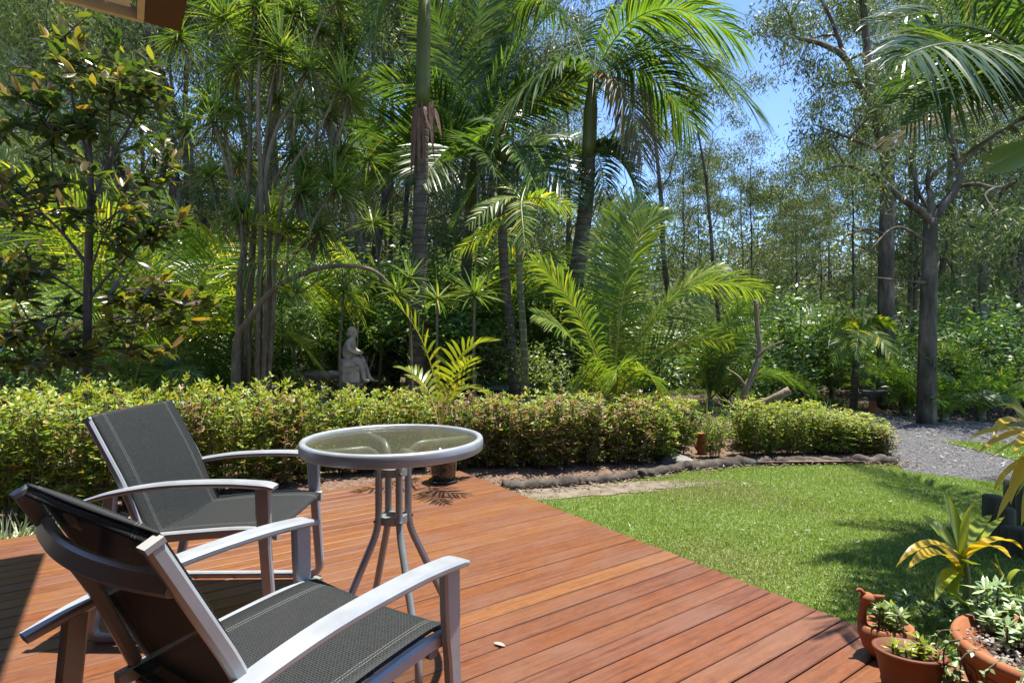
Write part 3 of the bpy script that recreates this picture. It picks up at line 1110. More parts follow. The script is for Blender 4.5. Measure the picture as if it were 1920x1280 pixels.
def old_leaves(mb, c, rng, n, L, W, mi):
    """dry leaves hanging below a tuft"""
    D = rdir(rng, n, -.9, -.1)
    strips(mb, np.asarray(c) - np.array([0, 0, .03]) + rng.normal(0, .02, (n, 3)), D, side_of(D, rng, .8), L * rng.uniform(.5, 1.0, n), W, rng.uniform(.2, .7, n), 4, mi)


def rosette(mb, c, rng, n, L, W, mi, axis=(0, 0, 1), lo=-.15, hi=1.0, droop=.32, nseg=4):
    """a tuft of long narrow leaves"""
    D = rdir(rng, n, lo, hi)
    ax = nrm(np.asarray(axis, float))
    q = Vector((0, 0, 1)).rotation_difference(Vector(ax)).to_matrix()
    D = D @ np.array(q).T
    S = side_of(D, rng, .5)
    strips(mb, np.asarray(c) + D * .012 + rng.normal(0, .012, (n, 3)), D, S, L * rng.uniform(.7, 1.1, n), W, droop * rng.uniform(.3, 1.5, n) * np.sqrt(np.maximum(0.05, 1 - D[:, 2] ** 2)), nseg, mi, prof=np.interp(np.linspace(0, 1, nseg + 1), [0, .2, .6, 1], [.7, 1, .8, .05]))


# ------------------------------------------------------------------ hedge
def hedge_proto(seed, h, r, kind):
    rng = np.random.default_rng(seed)
    t = thing("hedge_shrub", "hedge shrub", "shrub", (0, 0, 0), "hedge shrubs edging the garden bed")
    st, fo = MB(), MB()
    ns = 15
    for i in range(ns):
        a, rr = rng.uniform(0, 2 * PI), r * math.sqrt(rng.uniform(0, 1)) * .9
        bx, by = .35 * rr * math.cos(a), .35 * rr * math.sin(a)
        tx, ty = rr * math.cos(a), rr * math.sin(a)
        H = h * rng.uniform(.78, 1.06) * (1 - .15 * rr / r)
        pts = curve([(bx, by, 0), (bx + (tx - bx) * .5 + rng.normal(0, .01), by + (ty - by) * .5, H * .5), (tx, ty, H)], 6)
        tube(st, pts, [.0045, .002], 4)
        # sprays of small leaflets along the stem, thicker towards the tip
        nsp = 17
        for k in range(nsp):
            s = 1 - (k / nsp) ** 1.0 * .88
            p = pts[int(s * 5)] * (1 - (s * 5) % 1) + pts[min(5, int(s * 5) + 1)] * ((s * 5) % 1) if s < 1 else pts[-1]
            az, el = rng.uniform(0, 2 * PI), rng.uniform(-.2, .75) if k > 1 else rng.uniform(.4, 1.3)
            d = np.array([math.cos(az) * math.cos(el), math.sin(az) * math.cos(el), math.sin(el)])
            Ls = rng.uniform(.05, .10)
            m = 8
            q = np.linspace(.25, 1, m)[:, None]
            pb = p + d * Ls * q - np.array([0, 0, .025]) * q ** 2
            D = nrm(d * .7 + rdir(rng, m, -.5, .5) * .9)
            S = side_of(D, rng, .7)
            rel = p[2] / h
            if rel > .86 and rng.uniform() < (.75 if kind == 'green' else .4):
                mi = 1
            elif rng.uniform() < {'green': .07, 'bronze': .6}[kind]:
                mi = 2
            else:
                mi = 0
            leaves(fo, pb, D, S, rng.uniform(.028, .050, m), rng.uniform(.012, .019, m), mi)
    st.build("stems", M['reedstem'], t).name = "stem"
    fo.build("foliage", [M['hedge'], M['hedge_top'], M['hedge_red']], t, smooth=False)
    return t


hp = [hedge_proto(100 + i, .66, .20, 'green') for i in range(4)] + [hedge_proto(120 + i, .62, .20, 'bronze') for i in range(3)]
used = [False] * 7
hedge_n = [0]


def place_hedge(px, Z, h, sc, v, label):
    x = (px - 960) / FPX * Z
    g = gz(x, Z) + .03
    rz = (hedge_n[0] * 2.39996) % (2 * PI)
    hedge_n[0] += 1
    base_h = .66 if v < 4 else .62
    s = (sc, sc, (h - g) / base_h)
    if not used[v]:
        used[v] = True
        o = hp[v]
        o.location, o.rotation_euler, o.scale = (x, Z, g), (0, 0, rz), s
        o["label"] = label
    else:
        o = dup(hp[v], (x, Z, g), rz, s, label)
    return o


hr = random.Random(5)
# (pixel x, depth, height above the deck, width scale, variant) along the front and back rows
front = [(-30, 3.35, .66, 0), (40, 3.45, .68, 1), (105, 3.5, .68, 2), (170, 3.62, .69, 3), (235, 3.72, .68, 0), (300, 3.82, .70, 1), (362, 3.95, .70, 5), (420, 4.08, .67, 2), (476, 4.2, .66, 3), (530, 4.32, .66, 4), (583, 4.42, .63, 0),
         (640, 4.62, .56, 2), (690, 4.72, .57, 1), (735, 4.78, .60, 3), (782, 4.84, .60, 0), (868, 4.86, .56, 6), (915, 4.86, .55, 4), (962, 4.88, .55, 5), (1010, 4.9, .55, 6), (1058, 4.94, .54, 4), (1105, 5.0, .54, 5), (1150, 5.05, .53, 6), (1195, 5.1, .53, 4), (1240, 5.2, .52, 1),
         (1266, 5.4, .50, 2), (1340, 5.32, .35, 1), (1410, 5.42, .44, 0), (1440, 5.46, .42, 3), (1476, 5.5, .40, 2), (1510, 5.52, .37, 1), (1543, 5.54, .34, 0), (1574, 5.55, .31, 3), (1604, 5.56, .28, 2), (1632, 5.57, .25, 1), (1656, 5.56, .21, 5)]
back = [(10, 3.8, .70), (80, 3.86, .71), (150, 3.95, .72), (215, 4.05, .71), (280, 4.15, .71), (340, 4.25, .71), (398, 4.4, .70), (455, 4.5, .69), (508, 4.62, .68), (560, 4.72, .66), (612, 4.9, .60), (664, 5.05, .58), (712, 5.08, .59), (760, 5.12, .59), (806, 5.14, .57), (850, 5.16, .56), (893, 5.16, .55), (938, 5.18, .55), (985, 5.2, .54), (1034, 5.24, .54), (1080, 5.3, .53), (1127, 5.36, .53), (1172, 5.4, .53), (1218, 5.5, .52), (1252, 5.75, .52), (1395, 5.85, .46), (1424, 5.85, .43), (1462, 5.88, .41), (1497, 5.9, .38), (1530, 5.9, .35), (1562, 5.9, .32), (1592, 5.88, .29), (1622, 5.86, .25)]
order_words = ["first", "second", "third", "fourth", "fifth", "sixth", "seventh", "eighth", "ninth", "tenth", "eleventh", "twelfth", "thirteenth", "fourteenth", "fifteenth", "sixteenth", "seventeenth", "eighteenth", "nineteenth", "twentieth"]


def hedge_label(i, px, row):
    if row == 'front':
        if px < 600:
            return f"yellow-green hedge shrub beyond the patio chairs, {order_words[i]} from the left in the front row"
        if px < 850:
            return f"hedge shrub just beyond the glass table, {order_words[i - 11]} from the left in the front row"
        if px < 1260:
            return f"bronze-tinged hedge shrub above the log edging, {order_words[i - 15]} from the potted palm, front row"
        if px < 1300:
            return "bushy hedge shrub beside the gap in the hedge"
        if px < 1380:
            return "small low hedge shrub standing alone on bark mulch in the gap"
        if px > 1650:
            return "low reddish hedge shrub at the driveway end of the row"
        return f"low yellow-green hedge shrub right of the gap, {order_words[i - 26]} from the gap in front"
    if px < 600:
        return f"yellow-tipped hedge shrub in the back row at left, {order_words[i]} from the left"
    if px < 1270:
        return f"hedge shrub in the back row beyond the table and edging, {order_words[i - 10]} from the birdbath"
    return f"low hedge shrub in the back row near the driveway, {order_words[i - 25]} from the gap"


for i, (px, Z, h, v) in enumerate(front):
    place_hedge(px, Z, h + hr.uniform(-.025, .025), hr.uniform(.95, 1.2) * (.62 if 1290 < px < 1380 else .85 if px > 1290 else 1), v, hedge_label(i, px, 'front'))
for i, (px, Z, h) in enumerate(back):
    v = hr.choice([0, 1, 2, 3]) if px < 760 or px > 1270 else hr.choice([4, 5, 6, 1])
    place_hedge(px, Z, h + hr.uniform(-.03, .03), hr.uniform(1.0, 1.25), v, hedge_label(i, px, 'back'))

# ------------------------------------------------------------------ log edging, rocks, dead wood
for i, (a, b) in enumerate(zip(LOGPTS[:-1], LOGPTS[1:])):
    a, b = np.array(a), np.array(b)
    d = nrm(b - a)
    rr = [.05, .042, .048, .058, .046, .042, .05][i]
    a0, b0 = a + d * .008, b - d * .008
    a0[2] = b0[2] = gz(a[0], a[1]) + rr * .45
    mb = MB()
    rg = np.random.default_rng(i)
    pts = np.linspace(a0, b0, 9) + rg.normal(0, .009, (9, 3))
    pts = curve(pts, 30)
    tube(mb, pts, rr * (1 + .035 * np.sin(np.linspace(0, rg.uniform(9, 16), 30) + i)), 14)
    vv = mb.v[-1]
    vv += rg.normal(0, rr * .035, vv.shape) + np.stack([0 * vv[:, 0], 0 * vv[:, 0], rr * .12 * np.sin(vv[:, 0] * 23 + vv[:, 2] * 60)], 1)
    vv[-2:] = vv[-2:]
    mb.build("edging_log", M['logm'], None, a0, loc=tuple(a0))
    lab = ["log nearest the deck corner in the grey edging, half buried in leaves", "grey edging log beside the bare sandy dirt", "grey edging log just left of the flat rock", "thick edging log just right of the flat rock, below the gap in the hedge",
           "grey edging log between lawn and mulch, third from the driveway end", "grey edging log between lawn and hedge, second from the driveway end", "end log of the edging beside the gravel driveway"][i]
    tag(bpy.data.objects[-1] if False else [o for o in COL.objects if o.name.startswith("edging_log")][-1], lab, "log", "logs edging the garden bed")


def rock(name, label, c, sx, sy, sz, seed, mat='rock', rz=0):
    rg = np.random.default_rng(seed)
    import bmesh
    bm = bmesh.new()
    bmesh.ops.create_icosphere(bm, subdivisions=3, radius=1)
    ph = rg.uniform(0, 6, 6)
    for v in bm.verts:
        p = v.co
        k = 1 + .16 * math.sin(3 * p.x + ph[0]) * math.sin(2.6 * p.y + ph[1]) + .12 * math.sin(5 * p.z + ph[2] + 3 * p.x) + .07 * math.sin(7 * p.y + ph[3])
        v.co = Vector((p.x * sx, p.y * sy, max(-.5, p.z) * sz)) * k
    me = bpy.data.meshes.new(name)
    bm.to_mesh(me)
    bm.free()
    for p in me.polygons:
        p.use_smooth = True
    me.materials.append(M[mat])
    o = bpy.data.objects.new(name, me)
    o.location = c
    o.rotation_euler = (0, 0, rz)
    COL.objects.link(o)
    return tag(o, label, "rock")


c = P(1268, 868, 5.14)
rock("flat_rock", "flat layered grey rock between the two log edgings", (c[0], c[1], gz(c[0], c[1]) + .05), .17, .12, .07, 4, rz=-.3)
c = P(1215, 838, 5.6)
rock("grey_rock", "small grey rock hidden among the bronze hedge stems", (c[0], c[1], gz(c[0], c[1]) + .07), .12, .08, .07, 9)

mb = MB()
Zd = 6.0
main = [P(1392, 765, Zd), P(1396, 735, Zd), P(1412, 700, Zd), P(1424, 660, Zd + .05), P(1420, 620, Zd + .05), P(1416, 562, Zd)]
b0 = np.array(main[0])
dt = thing("dead_branch", "bare upright dead branch standing behind the hedge", "branch", tuple(b0))
tube(mb, curve(main, 26), [.036, .032, .036, .028, .030, .026, .022, .019], 9)
mb.build("trunk", M['dead'], dt, b0)
for br, r in (([P(1420, 670, Zd), P(1440, 652, Zd - .1), P(1470, 638, Zd - .15)], .016), ([P(1396, 722, Zd), P(1384, 705, Zd), P(1362, 690, Zd + .1)], .016), ([P(1417, 590, Zd), P(1424, 575, Zd), P(1428, 570, Zd - .05)], .014), ([P(1410, 705, Zd), P(1432, 700, Zd - .1)], .012), ([P(1418, 640, Zd), P(1400, 628, Zd)], .010)):
    mb = MB()
    tube(mb, curve(br, 8), [r, r * .4], 7)
    mb.build("twig", M['dead'], dt, b0)
mb = MB()
pl = [P(1385, 762, 5.9), P(1425, 756, 5.75), P(1455, 745, 5.65), P(1481, 731, 5.6)]
tube(mb, curve(pl, 16), [.022, .03, .036, .042, .04], 9)
tag(mb.build("dead_log", M['dead'], None, np.array(pl[0]), loc=tuple(pl[0])), "short dead log propped up on the hedge top beside the dead branch", "log")

# ------------------------------------------------------------------ statue, birdbath, stake
ZS = 7.0
pb_ = P(661, 738, ZS)
gS = gz(pb_[0], pb_[1])
mb = MB()
topz = P(0, 720, ZS)[2]
h2 = (topz - gS) / 2
box(mb, (pb_[0], pb_[1], gS + h2), (.135, 0, 0), (0, .125, 0), (0, 0, h2))
box(mb, (pb_[0], pb_[1], topz + .004), (.148, 0, 0), (0, .138, 0), (0, 0, .012))
tag(mb.build("stone_plinth", M['stone_dark'], None, (pb_[0], pb_[1], gS), smooth=False, loc=(pb_[0], pb_[1], gS)), "dark square stone plinth under the seated statue", "plinth")
st = thing("garden_statue", "weathered stone statue of a seated woman looking down to her right", "statue", (pb_[0], pb_[1], topz + .016))
s0 = np.array([pb_[0], pb_[1], topz + .016])
mb = MB()
box(mb, s0 + np.array([-.01, 0, .105]), (.118, 0, 0), (0, .105, 0), (0, 0, .105))
blk = mb.build("stone_block", M['stone'], st, s0, smooth=False)
bv = blk.modifiers.new("worn edges", 'BEVEL')
bv.width = .02
bv.segments = 3


def skin_figure(name, verts, edges, rads, mat, parent, off, sub=2):
    me = bpy.data.meshes.new(name)
    me.from_pydata([tuple(np.asarray(v) - np.asarray(off)) for v in verts], edges, [])
    o = bpy.data.objects.new(name, me)
    COL.objects.link(o)
    o.parent = parent
    o.modifiers.new("skin", 'SKIN')
    for i, r in enumerate(rads):
        me.skin_vertices[0].data[i].radius = r if isinstance(r, tuple) else (r, r)
    me.skin_vertices[0].data[0].use_root = True
    ss = o.modifiers.new("smooth", 'SUBSURF')
    ss.levels = ss.render_levels = sub
    me.materials.append(mat)
    return o


# x = to the right in the photograph (the way she faces), y = away
def sp(x, y, z_):
    return s0 + np.array([x, y, z_])


fv = [sp(-.055, 0, .265), sp(-.06, 0, .34), sp(-.035, 0, .43), sp(-.015, 0, .515), sp(.005, 0, .555), sp(.03, 0, .60), sp(.025, 0, .655),
      sp(-.03, -.085, .50), sp(-.01, -.12, .41), sp(.075, -.075, .37), sp(.115, -.04, .375),
      sp(-.03, .085, .50), sp(-.01, .12, .41), sp(.075, .075, .37), sp(.115, .04, .375),
      sp(.0, -.06, .265), sp(.095, -.065, .285), sp(.135, -.055, .17), sp(.165, -.05, .045), sp(.225, -.05, .022),
      sp(.0, .06, .265), sp(.10, .06, .28), sp(.15, .055, .16), sp(.20, .05, .05), sp(.255, .05, .025),
      sp(.065, 0, .598)]
fe = [(0, 1), (1, 2), (2, 3), (3, 4), (4, 5), (5, 6), (3, 7), (7, 8), (8, 9), (9, 10), (3, 11), (11, 12), (12, 13), (13, 14), (0, 15), (15, 16), (16, 17), (17, 18), (18, 19), (0, 20), (20, 21), (21, 22), (22, 23), (23, 24), (5, 25)]
fr_ = [(.095, .10), (.078, .085), (.07, .088), (.05, .06), (.03, .03), (.055, .052), (.045, .045), .036, .03, .024, .022, .036, .03, .024, .022, .062, .054, .038, .026, .022, .062, .054, .038, .026, .022, .02]
skin_figure("woman_figure", fv, fe, fr_, M['stone'], st, s0)
mb = MB()
for cc, rr in ((sp(-.005, 0, .635), .062), (sp(-.045, 0, .60), .036)):
    lathe(mb, [(rr * math.sin(t) + .0003, -rr * math.cos(t)) for t in np.linspace(0, PI, 9)], c=tuple(cc), sides=14)
mb.build("hair_bun", M['stone'], st, s0)
mb = MB()
lathe(mb, [(.14, .20), (.15, .235), (.135, .275), (.10, .30)], c=tuple(sp(-.035, 0, 0)), sides=26, sx=.95, sy=.85)
mb.build("drapery", M['stone'], st, s0)

bx_, by_ = P(606, 700, 6.9)[:2]
gB = gz(bx_, by_)
zt = P(0, 697, 6.9)[2]
bb = thing("birdbath", "dark stone birdbath on a pedestal beside the statue", "birdbath", (bx_, by_, gB))
mb = MB()
lathe(mb, [(.001, zt - .05), (.10, zt - .045), (.19, zt - .02), (.205, zt), (.235, zt + .002), (.24, zt - .02), (.21, zt - .05), (.12, zt - .095), (.06, zt - .12), (.05, zt - .13)], c=(bx_, by_, 0), sides=36)
mb.build("bowl", M['stone_dark'], bb, (bx_, by_, gB))
mb = MB()
lathe(mb, [(.15, gB), (.15, gB + .04), (.10, gB + .07), (.065, gB + .16), (.06, gB + .28), (.075, zt - .16), (.062, zt - .125)], c=(bx_, by_, 0), sides=28)
mb.build("pedestal", M['stone_dark'], bb, (bx_, by_, gB))
p0, p1 = P(669, 690, 7.6), P(672, 602, 7.6)
mb = MB()
tube(mb, [p0, p0 * .25 + p1 * .75], .006, 6)
sk = thing("garden_stake", "thin pale stake with a light tip beside the statue", "stake", tuple(p0))
mb.build("pole", M['tan'], sk, p0)
mb = MB()
tube(mb, [p0 * .25 + p1 * .75, p1], [.011, .012], 8)
mb.build("tip", M['white'], sk, p0)
# bare pruned frangipani by the statue
fb = P(682, 735, 7.5)
ft = thing("frangipani", "small bare pale-branched frangipani right of the statue", "shrub", tuple(fb))
for (ax_, ay_), r in (((664, 672), .016), ((676, 664), .016), ((688, 668), .016), ((703, 662), .015), ((694, 690), .013)):
    mb = MB()
    tube(mb, curve([fb, P(680, 712, 7.5), P((ax_ + 682) / 2, 695, 7.45), P(ax_, ay_, 7.4)], 10), [r * 1.3, r], 7)
    mb.build("branch", M['stem_grey'], ft, fb)

# ------------------------------------------------------------------ potted palm on the deck corner
pp = np.array([-.50, 4.14, 0])
mb = MB()
pot = thing("glazed_pot", "dark green glazed pot on the deck corner", "pot", tuple(pp))
lathe(mb, [(.001, .012), (.078, .012), (.082, .018), (.098, .10), (.108, .20), (.116, .205), (.116, .225), (.104, .226), (.100, .19), (.06, .185), (.001, .185)], c=tuple(pp), sides=40)
mb.build("pot_body", M['glazed'], pot, pp)
mb = MB()
lathe(mb, [(.001, .001), (.098, .001), (.108, .02), (.102, .022), (.09, .010), (.001, .010)], c=tuple(pp), sides=40)
mb.build("saucer", M['glazed'], pot, pp)
mb = MB()
lathe(mb, [(.098, .186), (.05, .200), (.001, .203)], c=tuple(pp), sides=24)
mb.build("soil", M['soil'], pot, pp)
ppb = pp + np.array([0, 0, .20])
T0 = np.array([-.5, 4.14, .42])
ptp = thing("young_palm", "young lime-yellow palm growing in the glazed pot", "palm tree", tuple(ppb))
rg = np.random.default_rng(21)
for st_, ct, tp, ll in (((824, 800, 0), (818, 640, .02), (740, 566, -.12), .30), ((826, 800, 0), (836, 640, -.05), (918, 640, -.25), .29), ((822, 800, .02), (806, 700, .1), (752, 690, .25), .22),
                        ((828, 800, 0), (850, 700, .05), (905, 735, .2), .16), ((826, 800, -.02), (842, 700, -.2), (884, 676, -.45), .24)):
    Zp = 4.14
    pts = np.vstack([np.linspace(ppb + rg.normal(0, .008, 3) * (1, 1, 0), P(st_[0], st_[1], Zp + st_[2]), 5)[:-1], bez(P(st_[0], st_[1], Zp + st_[2]), P(ct[0], ct[1], Zp + ct[2]), P(tp[0], tp[1], Zp + tp[2]), 20)])
    mb = MB()
    frond_mesh(mb, pts, 14, ll, .027, rg, .20, .006, start=.40, lift=.25, fwd=(28, 66))
    mb.build("frond", [M['rachis_y'], M['frond_lime']], ptp, ppb)

# ------------------------------------------------------------------ hero palms behind the hedge
def Pg(px, Z, dz=0.0):
    """point on the ground at column px"""
    x = (px - 960) / FPX * Z
    return np.array([x, Z, gz(x, Z) + dz])


Z = 7.4
palm("bangalow_palm", "tall ringed palm trunk with a blackened base left of the potted palm", [Pg(783, Z), P(784, 640, Z), P(788, 400, Z), P(792, 200, Z)], [.19, .15, .11, .10, .095, .09],
     [('b', P(830, -330, Z - .3), P(900, -90, Z - .8)), ('b', P(720, -300, Z), P(600, -30, Z - .2)), ('b', P(790, -380, Z - .8), P(800, -140, Z - 2.4)),
      ('b', P(700, -330, Z + .6), P(690, -20, Z + 1.4)), ('b', P(740, -380, Z - .6), P(670, -100, Z - 1.6)), ('b', P(740, -100, Z - .2), P(690, 70, Z - .5))],
     fm='frond_dark', shaft=1.75, shaft_r=1.02, nl=60, ll=.62, lw=.027, seed=1, droop=.35)
t_ = thing("dry_sheath", "brown fibrous dead sheath and flower stalks hanging on the tall ringed palm", "palm sheath", tuple(P(800, 200, Z - .13)))
mb = MB()
rg = np.random.default_rng(4)
for k in range(9):
    a = P(776 + 5 * k, 190 + rg.uniform(-10, 15), Z - .14)
    b = P(770 + 7 * k + rg.uniform(-12, 12), 265 + rg.uniform(-40, 75), Z - .17 - rg.uniform(0, .1))
    strips(mb, [a], nrm(b - a)[None], [[1, .2, 0]], np.linalg.norm(b - a), .05, .05, 4)
mb.build("husk", M['fibre'], t_, P(800, 200, Z - .13))

Z = 9.3
palm("king_palm", "palm with a wide shuttlecock crown of upright fronds in the middle of the garden", [Pg(862, Z), P(872, 560, Z), P(878, 440, Z), P(882, 385, Z)], [.115, .09, .088, .09],
     [('b', P(884, 110, Z), P(905, -60, Z - .6)), ('b', P(930, 130, Z), P(1045, 10, Z - .5), 'frond'), ('b', P(905, 120, Z + .3), P(975, -70, Z + .2)), ('b', P(860, 130, Z), P(800, -10, Z - .7)),
      ('b', P(845, 170, Z - .2), P(705, 150, Z - .8)), ('b', P(830, 215, Z - .3), P(668, 245, Z - .6)), ('b', P(970, 230, Z - .5), P(1070, 375, Z - 1.3)), ('b', P(960, 175, Z - .2), P(1110, 150, Z - .6)),
      ('b', P(800, 250, Z - .4), P(640, 335, Z - 1.2)), ('b', P(850, 240, Z - .9), P(790, 340, Z - 1.9)), ('b', P(900, 240, Z - 1.0), P(930, 330, Z - 2.0)),
      ('b', P(840, 200, Z + .6), P(740, 300, Z + 1.2))],
     fm='frond_dark', shaft=.8, nl=64, ll=.76, lw=.037, seed=2, droop=.20, tw=(.3, 1.0))

Z = 7.9
palm("king_palm", "slim palm trunk leaning slightly, second right of the shuttlecock palm", [Pg(966, Z), P(958, 640, Z), P(944, 480, Z), P(940, 330, Z), P(942, 300, Z)], [.085, .07, .062, .06],
     [('b', P(970, 230, Z), P(1015, 300, Z - .5)), ('b', P(900, 240, Z), P(830, 300, Z - .3)), ('b', P(950, 200, Z + .4), P(985, 180, Z + 1.2)), ('b', P(920, 210, Z + .4), P(870, 230, Z + 1.1)), ('b', P(980, 300, Z - .4), P(1040, 420, Z - .9)), ('b', P(905, 320, Z - .3), P(850, 420, Z - .6))],
     fm='frond', shaft=.5, nl=44, ll=.5, lw=.03, seed=3)
Z = 7.1
palm("cane_palm", "thin green ringed cane palm between the slim palm and the leaning palm", [Pg(986, Z), P(982, 640, Z), P(974, 520, Z), P(976, 440, Z)], [.05, .045, .04, .036],
     [('b', P(1000, 360, Z), P(1075, 390, Z - .3)), ('b', P(950, 350, Z), P(880, 420, Z - .3)), ('b', P(985, 330, Z + .3), P(1020, 330, Z + .9)), ('b', P(955, 330, Z + .2), P(905, 345, Z + .8)), ('b', P(975, 370, Z - .5), P(985, 470, Z - .9)), ('b', P(940, 420, Z - .2), P(860, 470, Z - .2))],
     fm='frond_gold', tm='palmring_green', shaft=.45, nl=36, ll=.42, lw=.026, seed=5)

Z = 8.7
palm("leaning_palm", "large palm leaning right with a smooth green crownshaft and drooping fronds", [Pg(1048, Z), P(1062, 640, Z), P(1086, 480, Z), P(1100, 370, Z), P(1104, 290, Z)], [.17, .135, .122, .112, .10],
     [('b', P(1235, 0, Z - .2), P(1425, 215, Z - .5)), ('b', P(1190, -70, Z - .4), P(1385, 70, Z - 1.0), 'frond'), ('b', P(1050, 60, Z - .3), P(900, 262, Z - .7)), ('b', P(1130, -60, Z + .6), P(1235, -10, Z + 1.4)),
      ('b', P(1060, -60, Z + .4), P(960, 20, Z + 1.0)), ('b', P(1200, 70, Z + .3), P(1300, 240, Z + .5)), ('b', P(1165, 90, Z - .4), P(1205, 300, Z - .7), 'frond_brown')],
     fm='frond_dark', shaft=1.15, nl=60, ll=.88, lw=.036, seed=6, droop=.50, shaft_r=1.08, tw=(.1, .7))
palm("king_palm", "shorter dark palm behind the leaning palm, its fronds spreading right below the crownshaft", [Pg(1075, 9.3), P(1080, 600, 9.3), P(1090, 420, 9.3), P(1098, 350, 9.3)], [.085, .07, .065],
     [('b', P(1165, 240, Z + .4), P(1212, 410, Z - .4)), ('b', P(1160, 230, Z + .6), P(1190, 290, Z - .3)), ('b', P(1040, 250, Z + .6), P(1000, 350, Z)), ('b', P(1150, 220, Z + 1.4), P(1180, 260, Z + 2)), ('b', P(1060, 220, Z + 1.4), P(1010, 280, Z + 2)), ('b', P(1120, 240, Z + .2), P(1140, 390, Z - .5)), ('b', P(1090, 260, Z + .2), P(1050, 400, Z - .3))],
     fm='frond_dark', shaft=.5, nl=60, ll=.75, lw=.029, seed=8, droop=.3)

# golden cane clumps
Z = 6.5
c0 = Pg(1150, Z)
palm("golden_cane_palm", "big bushy golden cane palm clump with sunlit arching fronds beside the leaning palm", [c0, c0 + [0, 0, .25]], [.09, .06],
     [('b', P(1165, 420, Z), P(1235, 405, Z)), ('b', P(1130, 430, Z + .4), P(1165, 410, Z + .5)), ('b', P(1225, 470, Z + .1), P(1420, 545, Z + .2)), ('b', P(1230, 540, Z - .2), P(1345, 500, Z - .3)), ('b', P(1100, 560, Z - .2), P(1000, 490, Z - .1)),
      ('b', P(1090, 620, Z - .5), P(1005, 590, Z - .8)), ('b', P(1250, 600, Z - .1), P(1375, 640, Z + .1)), ('b', P(1200, 640, Z - .6), P(1235, 735, Z - 1.0)), ('b', P(1105, 640, Z - .6), P(1075, 735, Z - .9)), ('b', P(1215, 560, Z + .4), P(1320, 560, Z + .8)),
      ('b', P(1165, 380, Z + .2), P(1200, 390, Z + .3)), ('b', P(1170, 640, Z - .7), P(1150, 720, Z - 1.2))],
     fm='frond_cane', rm='rachis_y', tm='palmring_green', nl=70, ll=.54, lw=.022, seed=11, droop=.32)


def cane_clump(label, px, Zc, h, n, fm, seed, name="cane_palm", group=None, L=None, ll=.42, rm='rachis'):
    """a clumping palm: several fronds arching out of the ground"""
    rg = np.random.default_rng(seed)
    b = Pg(px, Zc)
    L = L or h * 1.25
    fr = [('r', rg.uniform(0, 360), rg.uniform(55, 88), L * rg.uniform(.7, 1.1), rg.uniform(45, 110)) for _ in range(n)]
    fr += [('r', rg.uniform(200, 340), rg.uniform(40, 70), L * rg.uniform(.6, .85), rg.uniform(60, 100)) for _ in range(n // 3)]
    return palm(name, label, [b, b + [0, 0, .12 * h]], [.06, .05], fr, fm=fm, tm='palmring_green', rm=rm, nl=44, ll=ll, lw=.024, seed=seed, droop=.3, group=group)


cane_clump("yellowing cane palm glowing behind the magnolia, left of the dracaena stems", 330, 7.6, 3.5, 11, 'frond_gold', 31, L=3.4, ll=.55, rm='rachis_y')
cane_clump("green cane palm low behind the magnolia trunk", 245, 6.6, 1.6, 9, 'frond', 32)
cane_clump("dark cane palm between the dracaena and the tall ringed palm", 640, 9.0, 2.7, 12, 'frond', 33, L=3.1)
cane_clump("bright cane palm in the shade behind the tall ringed palm", 735, 10.2, 3.2, 12, 'frond_gold', 34, L=3.5)
cane_clump("cane palm behind the shuttlecock palm trunk", 900, 9.6, 2.8, 12, 'frond', 35, L=3.0)
cane_clump("cane palm far behind the slim palm trunk", 1010, 10.5, 3.0, 11, 'frond_gold', 36, L=3.2)
cane_clump("tall dark cane palm behind the dracaena stems", 470, 9.6, 3.6, 12, 'frond_dark', 37, L=4.0)
cane_clump("dark cane palm behind the seated statue", 560, 10.5, 3.2, 11, 'frond_dark', 38, L=3.4)
cane_clump("low blue-green cane palm left of the birdbath", 400, 6.9, .9, 8, 'frond_dark', 39)
cane_clump("cane palm at the far left edge behind the magnolia", 60, 8.4, 2.4, 10, 'frond', 40)
cane_clump("small palm tuft at the foot of the golden cane palm", 1085, 6.1, .75, 8, 'frond', 41, ll=.3)
cane_clump("dark palm in the shade left of the tall gum trunk", 1475, 11.5, 2.4, 11, 'frond_dark', 42, L=2.4)
cane_clump("low palm beneath the tall gum trunks by the driveway", 1560, 11.0, 1.6, 10, 'frond_dark', 43)
cane_clump("dark cane palm right behind the golden cane clump", 1330, 9.0, 1.7, 10, 'frond_dark', 44)
Z = 9.4
palm("driveway_palm", "small bright-green palm with an upright crown beside the driveway gum tree", [Pg(1600, Z), P(1604, 690, Z), P(1612, 625, Z)], [.06, .05, .045],
     [('b', P(1618, 590, Z), P(1622, 560, Z)), ('b', P(1640, 590, Z), P(1672, 610, Z - .3)), ('b', P(1590, 590, Z), P(1565, 625, Z - .2)), ('b', P(1600, 580, Z + .2), P(1585, 575, Z + .4)), ('b', P(1640, 600, Z - .3), P(1680, 680, Z - .6)), ('b', P(1590, 610, Z - .3), P(1560, 680, Z - .5)), ('b', P(1610, 600, Z - .5), P(1605, 670, Z - .9)), ('b', P(1632, 580, Z + .3), P(1655, 575, Z + .6))],
     fm='frond_gold', nl=34, ll=.42, lw=.04, seed=13)
for k, (px, Zc, lab) in enumerate(((1770, 7.9, "fan of green palm fronds at the foot of the driveway gum trunk"), (1840, 8.1, "green palm fronds low beside the fallen branches across the driveway"), (1700, 8.7, "low palm fronds between the two big gum trunks"))):
    cane_clump(lab, px, Zc, .95, 9, 'frond', 50 + k, ll=.33)

